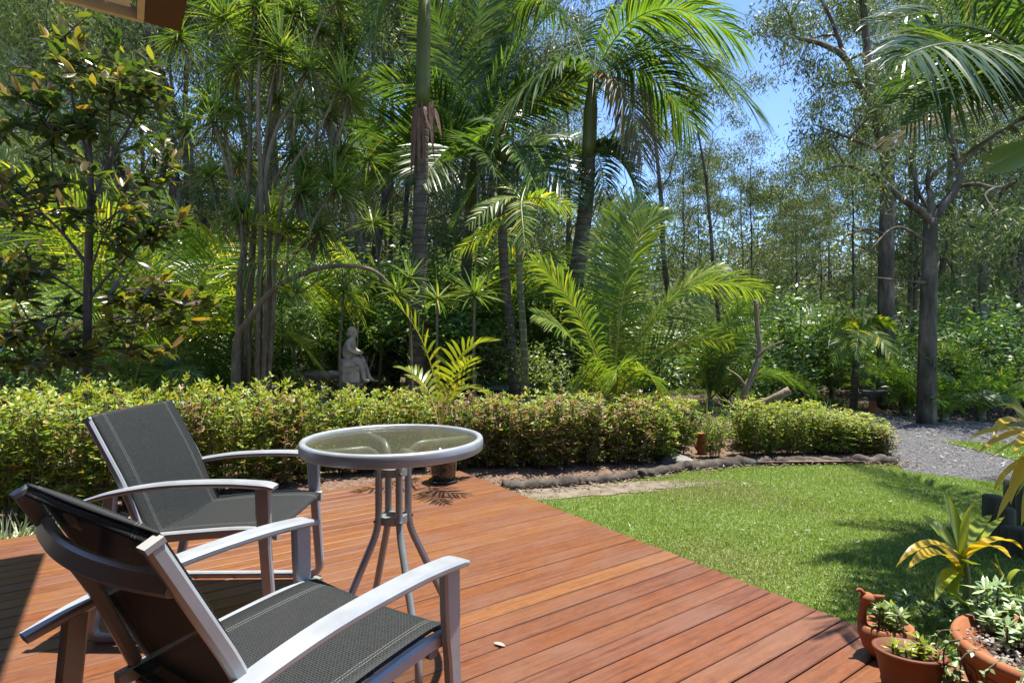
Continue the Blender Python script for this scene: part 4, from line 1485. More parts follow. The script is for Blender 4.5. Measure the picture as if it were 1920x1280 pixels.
# palm whose crown hangs in from the right, above the driveway
Z = 3.75
palm("overhanging_palm", "palm leaning in from the right with broad dark fronds overhead, one turning brown", [Pg(2060, Z), P(2035, 600, Z), P(2005, 330, Z), P(1992, 220, Z)], [.12, .10, .095],
     [('b', P(1900, 90, Z - .1), P(1655, 205, Z - .3)), ('b', P(1870, 150, Z + .9), P(1650, 268, Z + 1.9), 'frond_brown'), ('b', P(1900, -40, Z - .2), P(1640, 45, Z - .5)), ('b', P(1930, -90, Z - .2), P(1760, -60, Z - .9)), ('b', P(1850, 20, Z - .8), P(1690, 110, Z - 1.5)), ('b', P(1900, 10, Z + .5), P(1730, 110, Z + 1.2)),
      ('b', P(1890, 40, Z - .3), P(1650, 120, Z - .45)), ('b', P(1880, 60, Z - .05), P(1665, 165, Z + .1)), ('b', P(1900, 0, Z - .5), P(1700, 60, Z - 1.0)), ('b', P(1890, 110, Z - .3), P(1700, 235, Z - .6)), ('b', P(2080, 20, Z), P(2260, 220, Z)), ('b', P(2010, -60, Z + .8), P(2030, 60, Z + 1.8)), ('b', P(1900, 200, Z - .3), P(1790, 330, Z - .6), 'frond_brown')],
     fm='frond_dark', nl=60, ll=.46, lw=.022, seed=15, droop=.4, fr0=.018)
bl = thing("strelitzia", "pale folded broad leaf reaching in at the right edge", "plant", tuple(Pg(2010, 3.4)))
mb = MB()
tube(mb, curve([Pg(2010, 3.4), P(2010, 520, 3.4), P(1990, 300, 3.4), P(1950, 262, 3.4)], 14), [.022, .014], 8)
mb.build("stalk", M['rachis'], bl, Pg(2010, 3.4))
mb = MB()
broad(mb, [P(1960, 262, 3.4)], [nrm(P(1834, 318, 3.35) - P(1960, 262, 3.4))], [nrm(np.array([.05, .85, .55]))], .45, .17, .06, nseg=9, fold=.55)
broad(mb, [P(1975, 262, 3.45)], [nrm(P(1868, 282, 3.6) - P(1975, 262, 3.45))], [nrm(np.array([.05, .45, .85]))], .36, .15, .08, nseg=9, fold=.5)
mb.build("leaf", M['banana'], bl, Pg(2010, 3.4))

# ------------------------------------------------------------------ dracaena clump
Z = 6.7
rg = np.random.default_rng(77)
db = Pg(475, Z)
dr = thing("dracaena", "multi-stemmed dracaena with pale twisting stems and spiky leaf tufts", "dracaena", tuple(db))
stems = [
    ([(450, 712), (452, 560), (462, 430), (468, 300), (470, 180), (476, 60)], .05), ([(462, 712), (470, 540), (480, 400), (500, 280), (522, 190), (512, 90)], .05), ([(480, 715), (488, 520), (490, 360), (484, 200), (492, 40)], .045),
    ([(492, 715), (500, 560), (505, 440), (498, 330), (520, 240), (560, 170), (575, 130)], .04), ([(505, 712), (508, 540), (530, 430), (566, 360)], .03), ([(448, 690), (446, 560), (455, 440), (430, 330), (400, 230)], .034), ([(470, 712), (462, 520), (440, 400), (432, 300), (408, 205)], .03),
    ([(460, 712), (466, 560), (475, 440), (490, 330), (520, 120), (548, 30)], .038), ([(498, 712), (512, 600), (516, 480), (540, 330), (600, 240), (640, 150)], .03), ([(500, 700), (515, 560), (560, 470), (596, 440)], .022)]
tips = []
for k, (sp_, r) in enumerate(stems):
    zz = Z + rg.uniform(-.3, .3)
    pts = curve([Pg(sp_[0][0], zz)] + [P(x, y, zz + rg.normal(0, .04)) for x, y in sp_[1:]], 24)
    mb = MB()
    tube(mb, pts, [r * .9, r * .68, r * .55, r * .45], 9)
    mb.build("stem", M['stem_grey'], dr, db)
    tips.append((pts[-1], nrm(pts[-1] - pts[-3])))
extra = [(570, 325, .1), (520, 110, -.2), (388, 180, .1), (335, 70, .5), (600, 60, .2), (640, 95, .3), (690, 55, .6), (600, 430, -.1), (640, 290, .5), (450, 300, .2), (440, 120, .1), (560, 215, -.2), (395, 330, .2), (540, 430, -.25), (660, 190, .4), (420, 40, .1), (480, 10, -.2), (560, 15, .1), (350, 240, .3), (620, 215, .1), (455, 395, -.2), (690, 300, .7)]
for k in range(16):
    extra.append((rg.uniform(365, 700), rg.uniform(-20, 430), rg.uniform(-.5, .7)))
for (x, y, dz) in extra:
    p = P(x, y, Z + dz)
    # a side twig that joins the nearest stem
    best = min(tips, key=lambda t: np.linalg.norm(t[0] - p))
    q = p + np.array([rg.uniform(-.15, .15) - (x - 500) * .0016, rg.uniform(-.1, .1), -rg.uniform(.35, .6)])
    mb = MB()
    tube(mb, curve([q, (p + q) / 2 + rg.normal(0, .02, 3), p], 7), [.014, .010], 6)
    mb.build("stem", M['stem_grey'], dr, db)
    tips.append((p, nrm(p - q)))
for p, ax in tips:
    mb = MB()
    rosette(mb, p, rg, int(rg.integers(45, 92)), rg.uniform(.36, .58), .021, 0, ax, rg.uniform(-.6, -.1), 1.0, rg.uniform(.2, .5))
    old_leaves(mb, p, rg, int(rg.integers(5, 22)), .36, .016, 1)
    mb.build("leaf_tuft", [M['drac'], M['frond_brown']], dr, db)
# arching stem with a tuft at its end
ar = thing("arching_dracaena", "dracaena stem arching low to the right over the birdbath", "dracaena", tuple(P(440, 690, 6.3)))
o_ = P(440, 690, 6.3)
mb = MB()
pts = curve([Pg(440, 6.3), P(442, 650, 6.3), P(466, 600, 6.25), P(510, 545, 6.2), P(580, 508, 6.15), P(650, 498, 6.1), P(705, 510, 6.1), P(738, 545, 6.1)], 30)
tube(mb, pts, [.042, .034, .029, .026, .023, .016], 9)
mb.build("stem", M['stem_grey'], ar, o_)
mb = MB()
tube(mb, curve([P(600, 506, 6.13), P(590, 530, 6.1), P(560, 548, 6.1)], 7), [.012, .008], 6)
mb.build("stem", M['stem_grey'], ar, o_)
for (x, y, dz, n, L) in ((745, 550, -.05, 50, .3), (556, 550, -.2, 30, .26)):
    mb = MB()
    rosette(mb, P(x, y, 6.1 + dz), rg, n, L, .018, 0, (.3, 0, 1), -.4, 1.0, .35)
    mb.build("leaf_tuft", M['drac'], ar, o_)


def tuft_plant(label, px, py, Zc, L, n, wdt=.022, seed=0, name="spiky_dracaena", mat='drac'):
    rg = np.random.default_rng(seed)
    b = Pg(px + rg.uniform(-12, 12), Zc)
    p = P(px, py, Zc)
    t = thing(name, label, "dracaena", tuple(b))
    mb = MB()
    tube(mb, curve([b, (b + p) / 2 + rg.normal(0, .04, 3), p], 10), [.02, .014], 7)
    mb.build("stem", M['stem_grey'], t, b)
    mb = MB()
    rosette(mb, p, rg, n, L, wdt, 0, (0, 0, 1), -.35, 1, .28)
    mb.build("leaf_tuft", M[mat], t, b)


for k, a in enumerate(((890, 552, 6.3, .42, 60, "bright spiky rosette in front of the shuttlecock palm trunk"), (820, 560, 6.6, .36, 44, "smaller spiky rosette just left of the bright one before the shuttlecock palm"), (645, 545, 6.9, .40, 50, "spiky rosette above the seated statue's head"), (768, 520, 6.9, .38, 46, "spiky rosette against the tall ringed palm trunk"), (600, 640, 7.6, .34, 44, "low spiky rosette above the birdbath bowl"), (700, 420, 7.8, .5, 60, "high spiky rosette left of the tall ringed palm trunk"), (548, 640, 7.4, .36, 44, "low spiky rosette right of the dracaena stems"), (735, 640, 8.2, .4, 44, "dark spiky rosette between the statue and the tall ringed palm"))):
    tuft_plant(a[5], a[0], a[1], a[2], a[3], a[4], seed=200 + k)

# ------------------------------------------------------------------ magnolia at the left
Z = 4.75
rg = np.random.default_rng(91)
mb0 = Pg(163, Z)
mg = thing("magnolia_tree", "magnolia tree with glossy dark leaves, rusty undersides and yellow tips", "tree", tuple(mb0))
mbr = [([(163, 740), (164, 600), (166, 480), (170, 380), (168, 290), (163, 200)], .036, 0), ([(168, 560), (200, 520), (250, 470), (290, 420)], .014, .1), ([(166, 500), (120, 440), (70, 390), (30, 340)], .016, -.1), ([(170, 390), (205, 300), (245, 235), (275, 170)], .016, .05), ([(168, 300), (140, 210), (128, 120), (118, 60)], .014, 0),
       ([(168, 330), (110, 260), (70, 210), (40, 175)], .013, -.2), ([(205, 300), (206, 240), (205, 180)], .010, .1), ([(167, 440), (230, 390), (300, 330), (325, 300)], .011, .3), ([(165, 600), (110, 590), (60, 610), (20, 640)], .012, -.4), ([(164, 620), (210, 600), (270, 590), (335, 560)], .012, -.2),
       ([(120, 440), (100, 330), (95, 250)], .010, .2), ([(200, 520), (250, 545), (300, 530)], .009, -.4), ([(165, 560), (100, 520), (40, 500), (-10, 480)], .012, .3), ([(70, 390), (20, 400), (-20, 380)], .009, 0), ([(166, 520), (190, 450), (215, 400), (230, 350)], .010, -.45), ([(110, 590), (100, 640), (110, 680)], .008, -.2),
       ([(70, 210), (20, 230), (-10, 240)], .009, -.1), ([(163, 210), (180, 150), (165, 110)], .009, .2), ([(245, 235), (220, 180), (225, 150)], .008, -.2), ([(270, 590), (330, 610), (345, 570)], .007, -.3), ([(60, 610), (30, 560), (0, 540)], .007, -.2), ([(164, 660), (220, 640), (285, 660)], .008, .2), ([(164, 640), (100, 660), (50, 690)], .008, .1)]
wood, fol = MB(), MB()
wh = []
for k, (pl_, r, dz) in enumerate(mbr):
    n_ = len(pl_)
    pts = [P(x, y, Z + dz * i / (n_ - 1)) for i, (x, y) in enumerate(pl_)]
    if k == 0:
        pts[0] = mb0
    pc = curve(pts, 18)
    if k == 0:
        mb = MB()
        tube(mb, pc, [r, r * .9, r * .7, r * .35], 10)
        mb.build("trunk", M['magbark'], mg, mb0)
    else:
        mb = MB()
        tube(mb, pc, [r, r * .35], 7)
        mb.build("branch", M['magbark'], mg, mb0)
    wh.append((pc[-1], nrm(pc[-1] - pc[-3]), 1))
    for q in range(10 if k else 6):
        i = rg.integers(7, 17)
        d = nrm(rdir(rg, 1, -.3, .8)[0] + .4 * nrm(pc[i] - pc[i - 1]))
        e = pc[i] + d * rg.uniform(.14, .38)
        tube(wood, [pc[i], (pc[i] + e) / 2 + [0, 0, .01], e], [.006, .003], 5)
        wh.append((e, nrm(d + [0, 0, .4]), 0))
for p, ax, top in wh:
    n = int(rg.integers(8, 14))
    D = rdir(rg, n, -.75, .75)
    D = nrm(D + ax * .35)
    S = side_of(D, rg, .9)
    back = rg.uniform(0, .16, n)[:, None]
    broad(fol, p - ax * back, D, S, rg.uniform(.10, .17, n), rg.uniform(.036, .054, n), rg.uniform(.02, .35, n), 0, 4, .28)
    if top or rg.uniform() < .22:
        D = nrm(np.asarray(ax) * .8 + np.array([0, 0, .7]) + rg.normal(0, .3, (3, 3)))
        broad(fol, np.repeat(p[None], 3, 0), D, side_of(D, rg, 1.5), rg.uniform(.11, .17, 3), .05, 0.02, 1, 4, .3)
M['mag_tip'] = leafmat("backlit yellow magnolia leaves", [(0, (.18, .21, .04)), (.6, (.25, .25, .045)), (1, (.28, .18, .06))], .4, (1.5, 1.4, .4), .25, under=(.28, .16, .05))  # yellow of backlit tips put into the leaf colour
def merge(dst, src, mi):
    for q_, m_ in src.q:
        dst.q.append((q_ + dst.n, np.full(len(q_), mi)))
    for q_, m_ in src.t:
        dst.t.append((q_ + dst.n, np.full(len(q_), mi)))
    dst.v += src.v
    dst.n += src.n


merge(fol, wood, 2)
fol.build("crown", [M['mag'], M['mag_tip'], M['magbark']], mg, mb0)
mb = MB()
p = P(236, 140, Z + .1)
D = rdir(rg, 11, -.2, .8)
broad(mb, np.repeat(p[None], 11, 0), D, side_of(D, rg, 1), rg.uniform(.06, .1, 11), .04, .3, 0, 4, .3)
mb.build("withered_flower", M['petal'], mg, mb0)
for x, y in ((157, 95), (93, 175), (3, 190), (240, 330)):
    p = P(x, y, Z)
    mb = MB()
    lathe(mb, [(.001, 0), (.016, .015), (.020, .04), (.012, .075), (.001, .095)], c=tuple(p), sides=10)
    mb.build("bud", M['petal'], mg, mb0)


# ------------------------------------------------------------------ gum trees
def gum_proto(seed, H, r0, cs, spread, nlimb, leafL, leafW, ncl, npl, sigma, mats, label="gum", name="gum_tree", lean=(0, 0), twigs=True, twist=.35, drop=.0):
    """cs: height fraction at which the crown starts; ncl leaf clumps per limb, npl leaves per clump"""
    rg = np.random.default_rng(seed)
    t = thing(name, label, "tree", (0, 0, 0))
    n = 14
    zz = np.linspace(0, 1, n)
    wob = np.cumsum(np.cumsum(rg.normal(0, .0060 * H, (n, 2)), 0), 0) * .6
    tr = np.stack([wob[:, 0] + lean[0] * zz * H, wob[:, 1] + lean[1] * zz * H, zz * H], 1)
    tr = curve(tr, 26)
    wood = MB()
    tube(wood, tr, np.interp(np.linspace(0, 1, 26), [0, .05, .5, 1], [r0 * 1.3, r0, r0 * .68, r0 * .12]), 10)
    fol = MB()
    for k in range(nlimb):
        f = cs + (1 - cs) * ((k + rg.uniform(0, .8)) / nlimb) ** .9
        p = tr[min(25, int(f * 25))]
        az = k * 2.4 + rg.uniform(-.5, .5)
        L = spread * (.5 + .65 * math.sin(PI * min(1, .12 + .8 * max(0, (f - cs) / (1 - cs))))) * rg.uniform(.5, 1.3)
        el = rg.uniform(.45, 1.25)
        pts = rand_frond_pts(p, math.degrees(az), math.degrees(el), L, rg.uniform(-30, 40), 10)
        pts[1:] += np.cumsum(rg.normal(0, L * .035, (9, 3)), 0)
        rl = max(.012, r0 * .42 * (1.1 - f))
        tube(wood, pts, [rl, rl * .25], 6, cap=False)
        ends = []
        for q in range(ncl):
            s = rg.uniform(.35, 1)
            i = int(s * 9)
            d = nrm(rdir(rg, 1, -.25, .8)[0] + .5 * nrm(pts[i] - pts[i - 1]))
            e = pts[i] + d * L * rg.uniform(.12, .38)
            if twigs:
                tube(wood, [pts[i], (pts[i] + e) / 2 + rg.normal(0, .03 * L, 3), e], [rl * .28, rl * .1], 4, cap=False)
            ends.append(e)
        ends.append(pts[-1])
        for e in ends:
            m = int(npl * rg.uniform(.6, 1.4))
            sg = sigma * rg.uniform(.7, 1.3)
            pos = e + rg.normal(0, 1, (m, 3)) * np.array([sg, sg, sg * .62])
            D = nrm(rdir(rg, m, -1, .25) + np.array([0, 0, -.55]))
            leaves(fol, pos, D, side_of(D, rg, 1.5), leafL * rg.uniform(.6, 1.4, m), leafW, 0, .4)
    wood.build("trunk", M[mats[0]], t)
    fol.build("crown", M[mats[1]], t, smooth=False)
    return t


protos = [gum_proto(300, 15, .12, .34, 3.8, 11, .13, .032, 5, 190, .27, ('gum', 'gumleaf')), gum_proto(301, 18, .15, .42, 4.4, 11, .13, .032, 5, 190, .29, ('gum', 'gumleaf')), gum_proto(302, 12, .085, .28, 2.9, 11, .12, .030, 4, 170, .23, ('gum_grey', 'gumleaf')),
          gum_proto(303, 20, .15, .45, 5.0, 12, .13, .034, 6, 190, .32, ('gum_grey', 'gumleaf')), gum_proto(304, 10, .07, .16, 2.6, 13, .12, .030, 5, 170, .24, ('gum', 'gumleaf')), gum_proto(305, 16, .13, .28, 3.7, 13, .13, .032, 6, 180, .27, ('gum', 'gumleaf_far'))]
pused = [False] * len(protos)


def place_gum(v, px, Zc, sc, label, group=None, rz=None):
    b = Pg(px, Zc)
    rz = (px * .37 + Zc) % 6.28 if rz is None else rz
    if not pused[v]:
        pused[v] = True
        o = protos[v]
        o.location, o.rotation_euler, o.scale = tuple(b), (0, 0, rz), (sc, sc, sc)
        o["label"] = label
        if group:
            o["group"] = group
        return o
    return dup(protos[v], tuple(b), rz, sc, label, group)


gums = [  # column, depth, variant, scale
    (1258, 13.0, 2, .80), (1345, 12.5, 2, .62), (1292, 17, 4, .75), (1405, 15, 4, .6), (1502, 14.5, 4, .5), (1540, 21, 4, .7), (1590, 16, 4, .7), (1320, 26, 4, 1.0), (1400, 28, 4, 1.1),
    (1480, 27, 4, 1.1), (1560, 30, 4, 1.1), (1690, 17, 4, 1.1), (1720, 22, 2, 1.1), (1790, 15, 2, 1.05), (1822, 12.5, 4, 1.05), (1868, 11.0, 2, .9), (1905, 13.5, 0, .9), (1945, 10.5, 4, 1.0), (1760, 26, 5, 1.0), (1850, 20, 0, 1.0), (1925, 24, 5, 1.0), (1975, 17, 2, 1.0),
    (985, 17, 5, 1.0), (930, 24, 1, 1.1), (880, 15, 5, 1.0), (820, 19, 0, 1.05), (725, 13.5, 1, .95), (768, 17, 2, 1.1), (680, 16, 3, .95), (640, 21, 5, 1.1), (590, 14, 0, 1.0), (540, 18, 5, 1.05), (500, 13, 2, 1.1), (445, 17, 1, 1.0),
    (400, 13.5, 5, .9), (350, 19, 0, 1.1), (300, 14.5, 1, 1.0), (250, 18, 5, 1.1), (205, 13, 0, .95), (150, 20, 3, 1.0), (100, 16, 5, 1.0), (50, 13, 2, 1.1), (10, 19, 1, 1.0), (-50, 15, 5, 1.0), (-110, 19, 0, 1.1), (700, 28, 5, 1.2), (560, 28, 1, 1.1), (420, 27, 5, 1.2), (280, 29, 0, 1.2), (130, 28, 5, 1.2), (840, 30, 5, 1.1), (1010, 31, 0, 1.1),
    (-40, 17, 4, 1.3), (75, 20, 4, 1.3), (170, 16, 4, 1.2), (255, 21, 4, 1.4), (335, 15, 4, 1.1), (425, 20, 4, 1.4), (520, 15.5, 4, 1.2), (610, 19, 4, 1.3), (660, 14.5, 4, 1.1), (745, 20, 4, 1.4), (805, 15, 4, 1.1), (905, 18, 4, 1.2), (955, 14.5, 4, 1.0), (1075, 17, 4, 1.1), (1700, 14, 4, .95), (1775, 18, 4, 1.1), (1880, 15.5, 4, 1.1)]
zones = [(-999, 330, "behind the magnolia"), (330, 620, "behind the dracaena"), (620, 830, "behind the tall ringed palm"), (830, 1060, "behind the shuttlecock palm"), (1060, 1245, "behind the leaning palm"), (1245, 1460, "beyond the dead branch"), (1460, 1650, "beyond the low hedge"), (1650, 1780, "behind the driveway gums"), (1780, 9999, "across the driveway at right")]
cnt = {}
for px, Zc, v, sc in sorted(gums):
    zn = next(n for a, b, n in zones if a <= px < b)
    cnt[zn] = cnt.get(zn, 0) + 1
    kind = ["tall dark gum tree", "very tall dark-barked gum tree", "slender grey gum tree", "very tall grey gum tree", "low bushy gum tree", "tall leafy gum tree"][v]
    place_gum(v, px, Zc, sc, f"{kind} {zn}, {order_words[cnt[zn] - 1]} from left", "gum trees of the forest")

# the two big gums by the driveway, built to their own branches
def drawn_tree(name, label, base, branches, mats, clumps, seed, leafL=.10, leafW=.021, npl=260, sigma=.20):
    rg = np.random.default_rng(seed)
    t = thing(name, label, "tree", tuple(base))
    for k, (pts, r0, r1) in enumerate(branches):
        mb = MB()
        tube(mb, curve(pts, 24), [r0, (r0 + r1) / 2, r1], 10 if k == 0 else 7)
        mb.build("trunk" if k == 0 else "limb", M[mats[0]], t, base)
    fol, wood = MB(), MB()
    allp = np.concatenate([curve(b[0], 20)[6:] for b in branches[1:]])
    for c in clumps:
        c = np.asarray(c)
        j = np.argmin(np.linalg.norm(allp - c, axis=1))
        tube(wood, curve([allp[j], (allp[j] + c) / 2 + rg.normal(0, .1, 3), c], 7), [.02, .006], 5, cap=False)
        for _ in range(3):
            e = c + rg.normal(0, sigma * .9, 3)
            tube(wood, [c, e], [.006, .003], 4, cap=False)
            m = int(npl * rg.uniform(.6, 1.4))
            pos = e + rg.normal(0, 1, (m, 3)) * np.array([sigma, sigma, sigma * .6])
            D = nrm(rdir(rg, m, -1, .25) + np.array([0, 0, -.55]))
            leaves(fol, pos, D, side_of(D, rg, 1.5), leafL * rg.uniform(.7, 1.3, m), leafW, 0, .4)
    merge(fol, wood, 1)
    fol.build("crown", [M[mats[1]], M[mats[0]]], t, base, smooth=False)


Z = 9.6
e1 = [([Pg(1660, Z), P(1661, 640, Z), P(1662, 480, Z), P(1664, 330, Z), P(1660, 230, Z)], .145, .095), ([P(1660, 240, Z), P(1640, 200, Z), P(1610, 160, Z), P(1585, 110, Z - .3), P(1545, 85, Z - .4), P(1490, 70, Z - .5)], .075, .03), ([P(1661, 300, Z), P(1640, 215, Z), P(1628, 120, Z + .2), P(1622, 40, Z + .3), P(1612, -60, Z)], .08, .05),
      ([P(1662, 330, Z), P(1690, 260, Z + .3), P(1720, 170, Z + .4), P(1735, 60, Z + .5), P(1745, -60, Z + .5)], .06, .03), ([P(1662, 355, Z), P(1630, 325, Z - .3), P(1585, 310, Z - .5), P(1545, 318, Z - .7)], .045, .015), ([P(1661, 290, Z), P(1620, 270, Z - .2), P(1570, 250, Z - .4), P(1530, 235, Z - .5)], .035, .012), ([P(1661, 440, Z), P(1625, 430, Z - .4), P(1590, 440, Z - .6)], .03, .01),
      ([P(1585, 110, Z - .3), P(1560, 40, Z - .2), P(1520, -40, Z - .2)], .04, .02), ([P(1585, 312, Z - .5), P(1562, 270, Z - .6), P(1555, 240, Z - .6)], .02, .008)]
rg = np.random.default_rng(9)
cl1 = [P(x, y, Z + rg.uniform(-1, 1)) for x, y in ((1480, 40), (1440, 70), (1500, 110), (1540, 30), (1560, 165), (1600, 60), (1520, 185), (1640, 20), (1700, 60), (1600, 215), (1540, 260), (1630, 130), (1690, 150), (1740, 110), (1590, 290), (1680, 230), (1460, 0), (1580, 0), (1760, 40), (1730, 200))]
drawn_tree("gum_tree", "biggest dark straight gum trunk beside the small bright-green driveway palm", Pg(1660, Z), e1, ('gum', 'gumleaf'), cl1, 61)
Z = 7.75
e2 = [([Pg(1737, Z), P(1739, 640, Z), P(1742, 520, Z), P(1745, 410, Z)], .125, .085), ([P(1745, 415, Z), P(1725, 395, Z - .1), P(1695, 375, Z - .2), P(1672, 355, Z - .2), P(1645, 330, Z - .2), P(1620, 318, Z - .3)], .055, .022), ([P(1745, 415, Z), P(1768, 385, Z), P(1792, 355, Z), P(1800, 320, Z), P(1786, 270, Z + .1), P(1780, 210, Z + .1)], .065, .03), ([P(1745, 415, Z), P(1745, 370, Z), P(1740, 340, Z + .1), P(1744, 300, Z + .1)], .05, .02),
      ([P(1742, 390, Z), P(1722, 360, Z + .1), P(1712, 320, Z + .1), P(1706, 270, Z + .1)], .032, .014), ([P(1796, 350, Z), P(1830, 345, Z - .2), P(1870, 352, Z - .3), P(1905, 340, Z - .4)], .03, .014), ([P(1740, 350, Z), P(1752, 325, Z - .2), P(1775, 305, Z - .3)], .022, .012), ([P(1742, 530, Z), P(1715, 528, Z - .2), P(1685, 525, Z - .3), P(1640, 520, Z - .5)], .022, .008), ([P(1743, 470, Z), P(1775, 485, Z + .3), P(1800, 490, Z + .5)], .018, .008), ([P(1741, 455, Z), P(1700, 430, Z - .3), P(1670, 430, Z - .4), P(1630, 470, Z - .6)], .022, .01)]
cl2 = [P(x, y, Z + rg.uniform(-.8, .8)) for x, y in ((1620, 330), (1700, 250), (1780, 190), (1800, 240), (1850, 320), (1900, 330), (1745, 280), (1830, 260), (1800, 470), (1870, 400), (1840, 430), (1680, 300), (1900, 420), (1880, 250))]
drawn_tree("gum_tree", "grey gum tree forking into bare bent limbs, standing at the driveway edge", Pg(1737, Z), e2, ('gum_grey', 'gumleaf'), cl2, 62, .085, .017, 200, .19)

# pale feathery tree top left
wt = gum_proto(340, 7.5, .10, .3, 2.3, 20, .16, .022, 10, 160, .42, ('gum', 'wattle'), "pale yellow-green feathery tree behind the magnolia top", "wattle_tree")
wt.location = tuple(Pg(62, 10.8))
wt.scale = (.92, .92, .92)


# ------------------------------------------------------------------ shrubs under the trees
def bush_proto(seed, h, r, n, L, W, mat, name="shrub"):
    rg = np.random.default_rng(seed)
    t = thing(name, "shrub", "shrub", (0, 0, 0))
    wood, fol = MB(), MB()
    for k in range(13):
        az = rg.uniform(0, 2 * PI)
        pts = rand_frond_pts((0, 0, 0), math.degrees(az), rg.uniform(45, 88), h * rg.uniform(.6, 1.05), rg.uniform(0, 50), 8)
        k_ = r / h
        pts[:, :2] *= k_ * 1.5
        tube(wood, pts, [.018, .005], 5, cap=False)
        for q in range(5):
            i = rg.integers(3, 8)
            c = pts[i] + rg.normal(0, .1 * h, 3)
            c[2] = max(.12, c[2])
            m = int(n / 65 * rg.uniform(.5, 1.5))
            D = nrm(rdir(rg, m, -.6, .7))
            pos = c + D * np.abs(rg.normal(0, .10 * h, m))[:, None] * .6 + rg.normal(0, .05 * h, (m, 3))
            leaves(fol, pos, D, side_of(D, rg, 1.0), L * rg.uniform(.6, 1.3, m), W, 0, .42)
    wood.build("branches", M['twig'], t).name = "branch"
    fol.build("foliage", M[mat], t, smooth=False)
    return t


bprot = [bush_proto(400, 1.5, .8, 1900, .10, .045, 'bush'), bush_proto(401, 2.2, 1.1, 2300, .12, .05, 'bush'), bush_proto(402, 1.1, .7, 1900, .075, .034, 'bush_pale'), bush_proto(403, 1.7, .9, 2000, .13, .05, 'bush'), bush_proto(404, .6, .5, 1300, .06, .028, 'bush_pale')]
bused = [False] * 5
shrubs = [  # column, depth, variant, scale, where it stands
    (20, 7.0, 0, .9, "low at the far left edge"), (100, 9.2, 1, 1.0, "behind the magnolia's left branches"), (215, 8.5, 1, .9, "right behind the magnolia trunk"), (300, 10, 1, 1.2, "far behind the yellowing cane palm"), (120, 6.2, 2, .8, "at the foot of the magnolia"), (285, 6.0, 2, .6, "low right of the magnolia trunk"), (390, 8.2, 0, 1.0, "just left of the dracaena stems"), (530, 8.0, 0, .9, "right of the dracaena stems"),
    (610, 8.6, 2, .8, "behind the birdbath bowl"), (575, 7.4, 4, .8, "close to the birdbath's left side"), (690, 9.0, 0, 1.0, "behind the frangipani"), (745, 8.3, 3, .9, "left of the blackened palm base"), (830, 7.6, 3, .95, "right of the blackened palm base"), (840, 9.0, 1, 1.0, "tall behind the young potted palm"), (915, 8.0, 2, .9, "between the shuttlecock palm and the slim palm"), (930, 10, 1, 1.1, "deep behind the slim palm"),
    (1015, 7.3, 2, .7, "twiggy at the foot of the leaning palm"), (1030, 9.4, 1, 1.0, "behind the leaning palm trunk"), (1120, 8.4, 0, 1.0, "behind the golden cane clump"), (1215, 9.0, 0, .8, "right behind the golden cane fronds"), (1360, 10.2, 0, .9, "behind the dead branch"), (1440, 9.2, 0, .8, "right of the dead branch"), (1500, 10.5, 1, 1.0, "dark in the shade left of the driveway palm"), (1560, 12.5, 1, 1.0, "deep behind the driveway palm"),
    (1650, 11.5, 1, .8, "behind the biggest gum trunk"), (1705, 9.8, 2, .9, "between the two driveway gums"), (1790, 9.2, 0, 1.0, "right of the forked gum trunk"), (1815, 8.8, 2, 1.1, "pale and glossy across the driveway"), (1880, 9.5, 1, .9, "tall at the right edge across the driveway"), (1930, 8.6, 0, 1.0, "dark at the right edge across the driveway"), (1690, 9.0, 4, .8, "grey-green low at the biggest gum's foot"), (1745, 12, 1, 1.0, "far behind the forked gum"), (1860, 13, 1, 1.1, "far back across the driveway"),
    (470, 12, 1, 1.3, "far behind the dracaena"), (640, 12, 1, 1.3, "far behind the statue"), (770, 12.5, 1, 1.3, "far behind the tall ringed palm"), (880, 13, 1, 1.3, "far behind the shuttlecock palm"), (170, 12, 1, 1.3, "far behind the magnolia trunk"), (20, 12, 1, 1.3, "far back at the left edge"), (1000, 13.5, 1, 1.3, "far behind the slim palm"), (1100, 12.5, 1, 1.2, "far behind the leaning palm"), (1190, 14, 1, 1.2, "far behind the golden cane clump"), (380, 12.5, 1, 1.3, "far left of the dracaena"), (560, 13.5, 1, 1.3, "far behind the birdbath"), (1420, 13.5, 1, 1.1, "far behind the dead branch"), (1480, 15, 1, 1.1, "far beyond the low hedge")]
for px, Zc, v, sc, where in shrubs:
    kind = ["rounded dark green shrub", "large dark leafy shrub", "pale small-leaved shrub", "big-leaved green shrub", "small pale shrub"][v]
    lab = f"{kind} {where}"
    b = tuple(Pg(px, Zc))
    rz = (px * .73) % 6.28
    if not bused[v]:
        bused[v] = True
        o = bprot[v]
        o.location, o.rotation_euler, o.scale = b, (0, 0, rz), (sc, sc, sc)
        tag(o, lab, None, "garden and forest shrubs")
    else:
        dup(bprot[v], b, rz, sc, lab, "garden and forest shrubs")

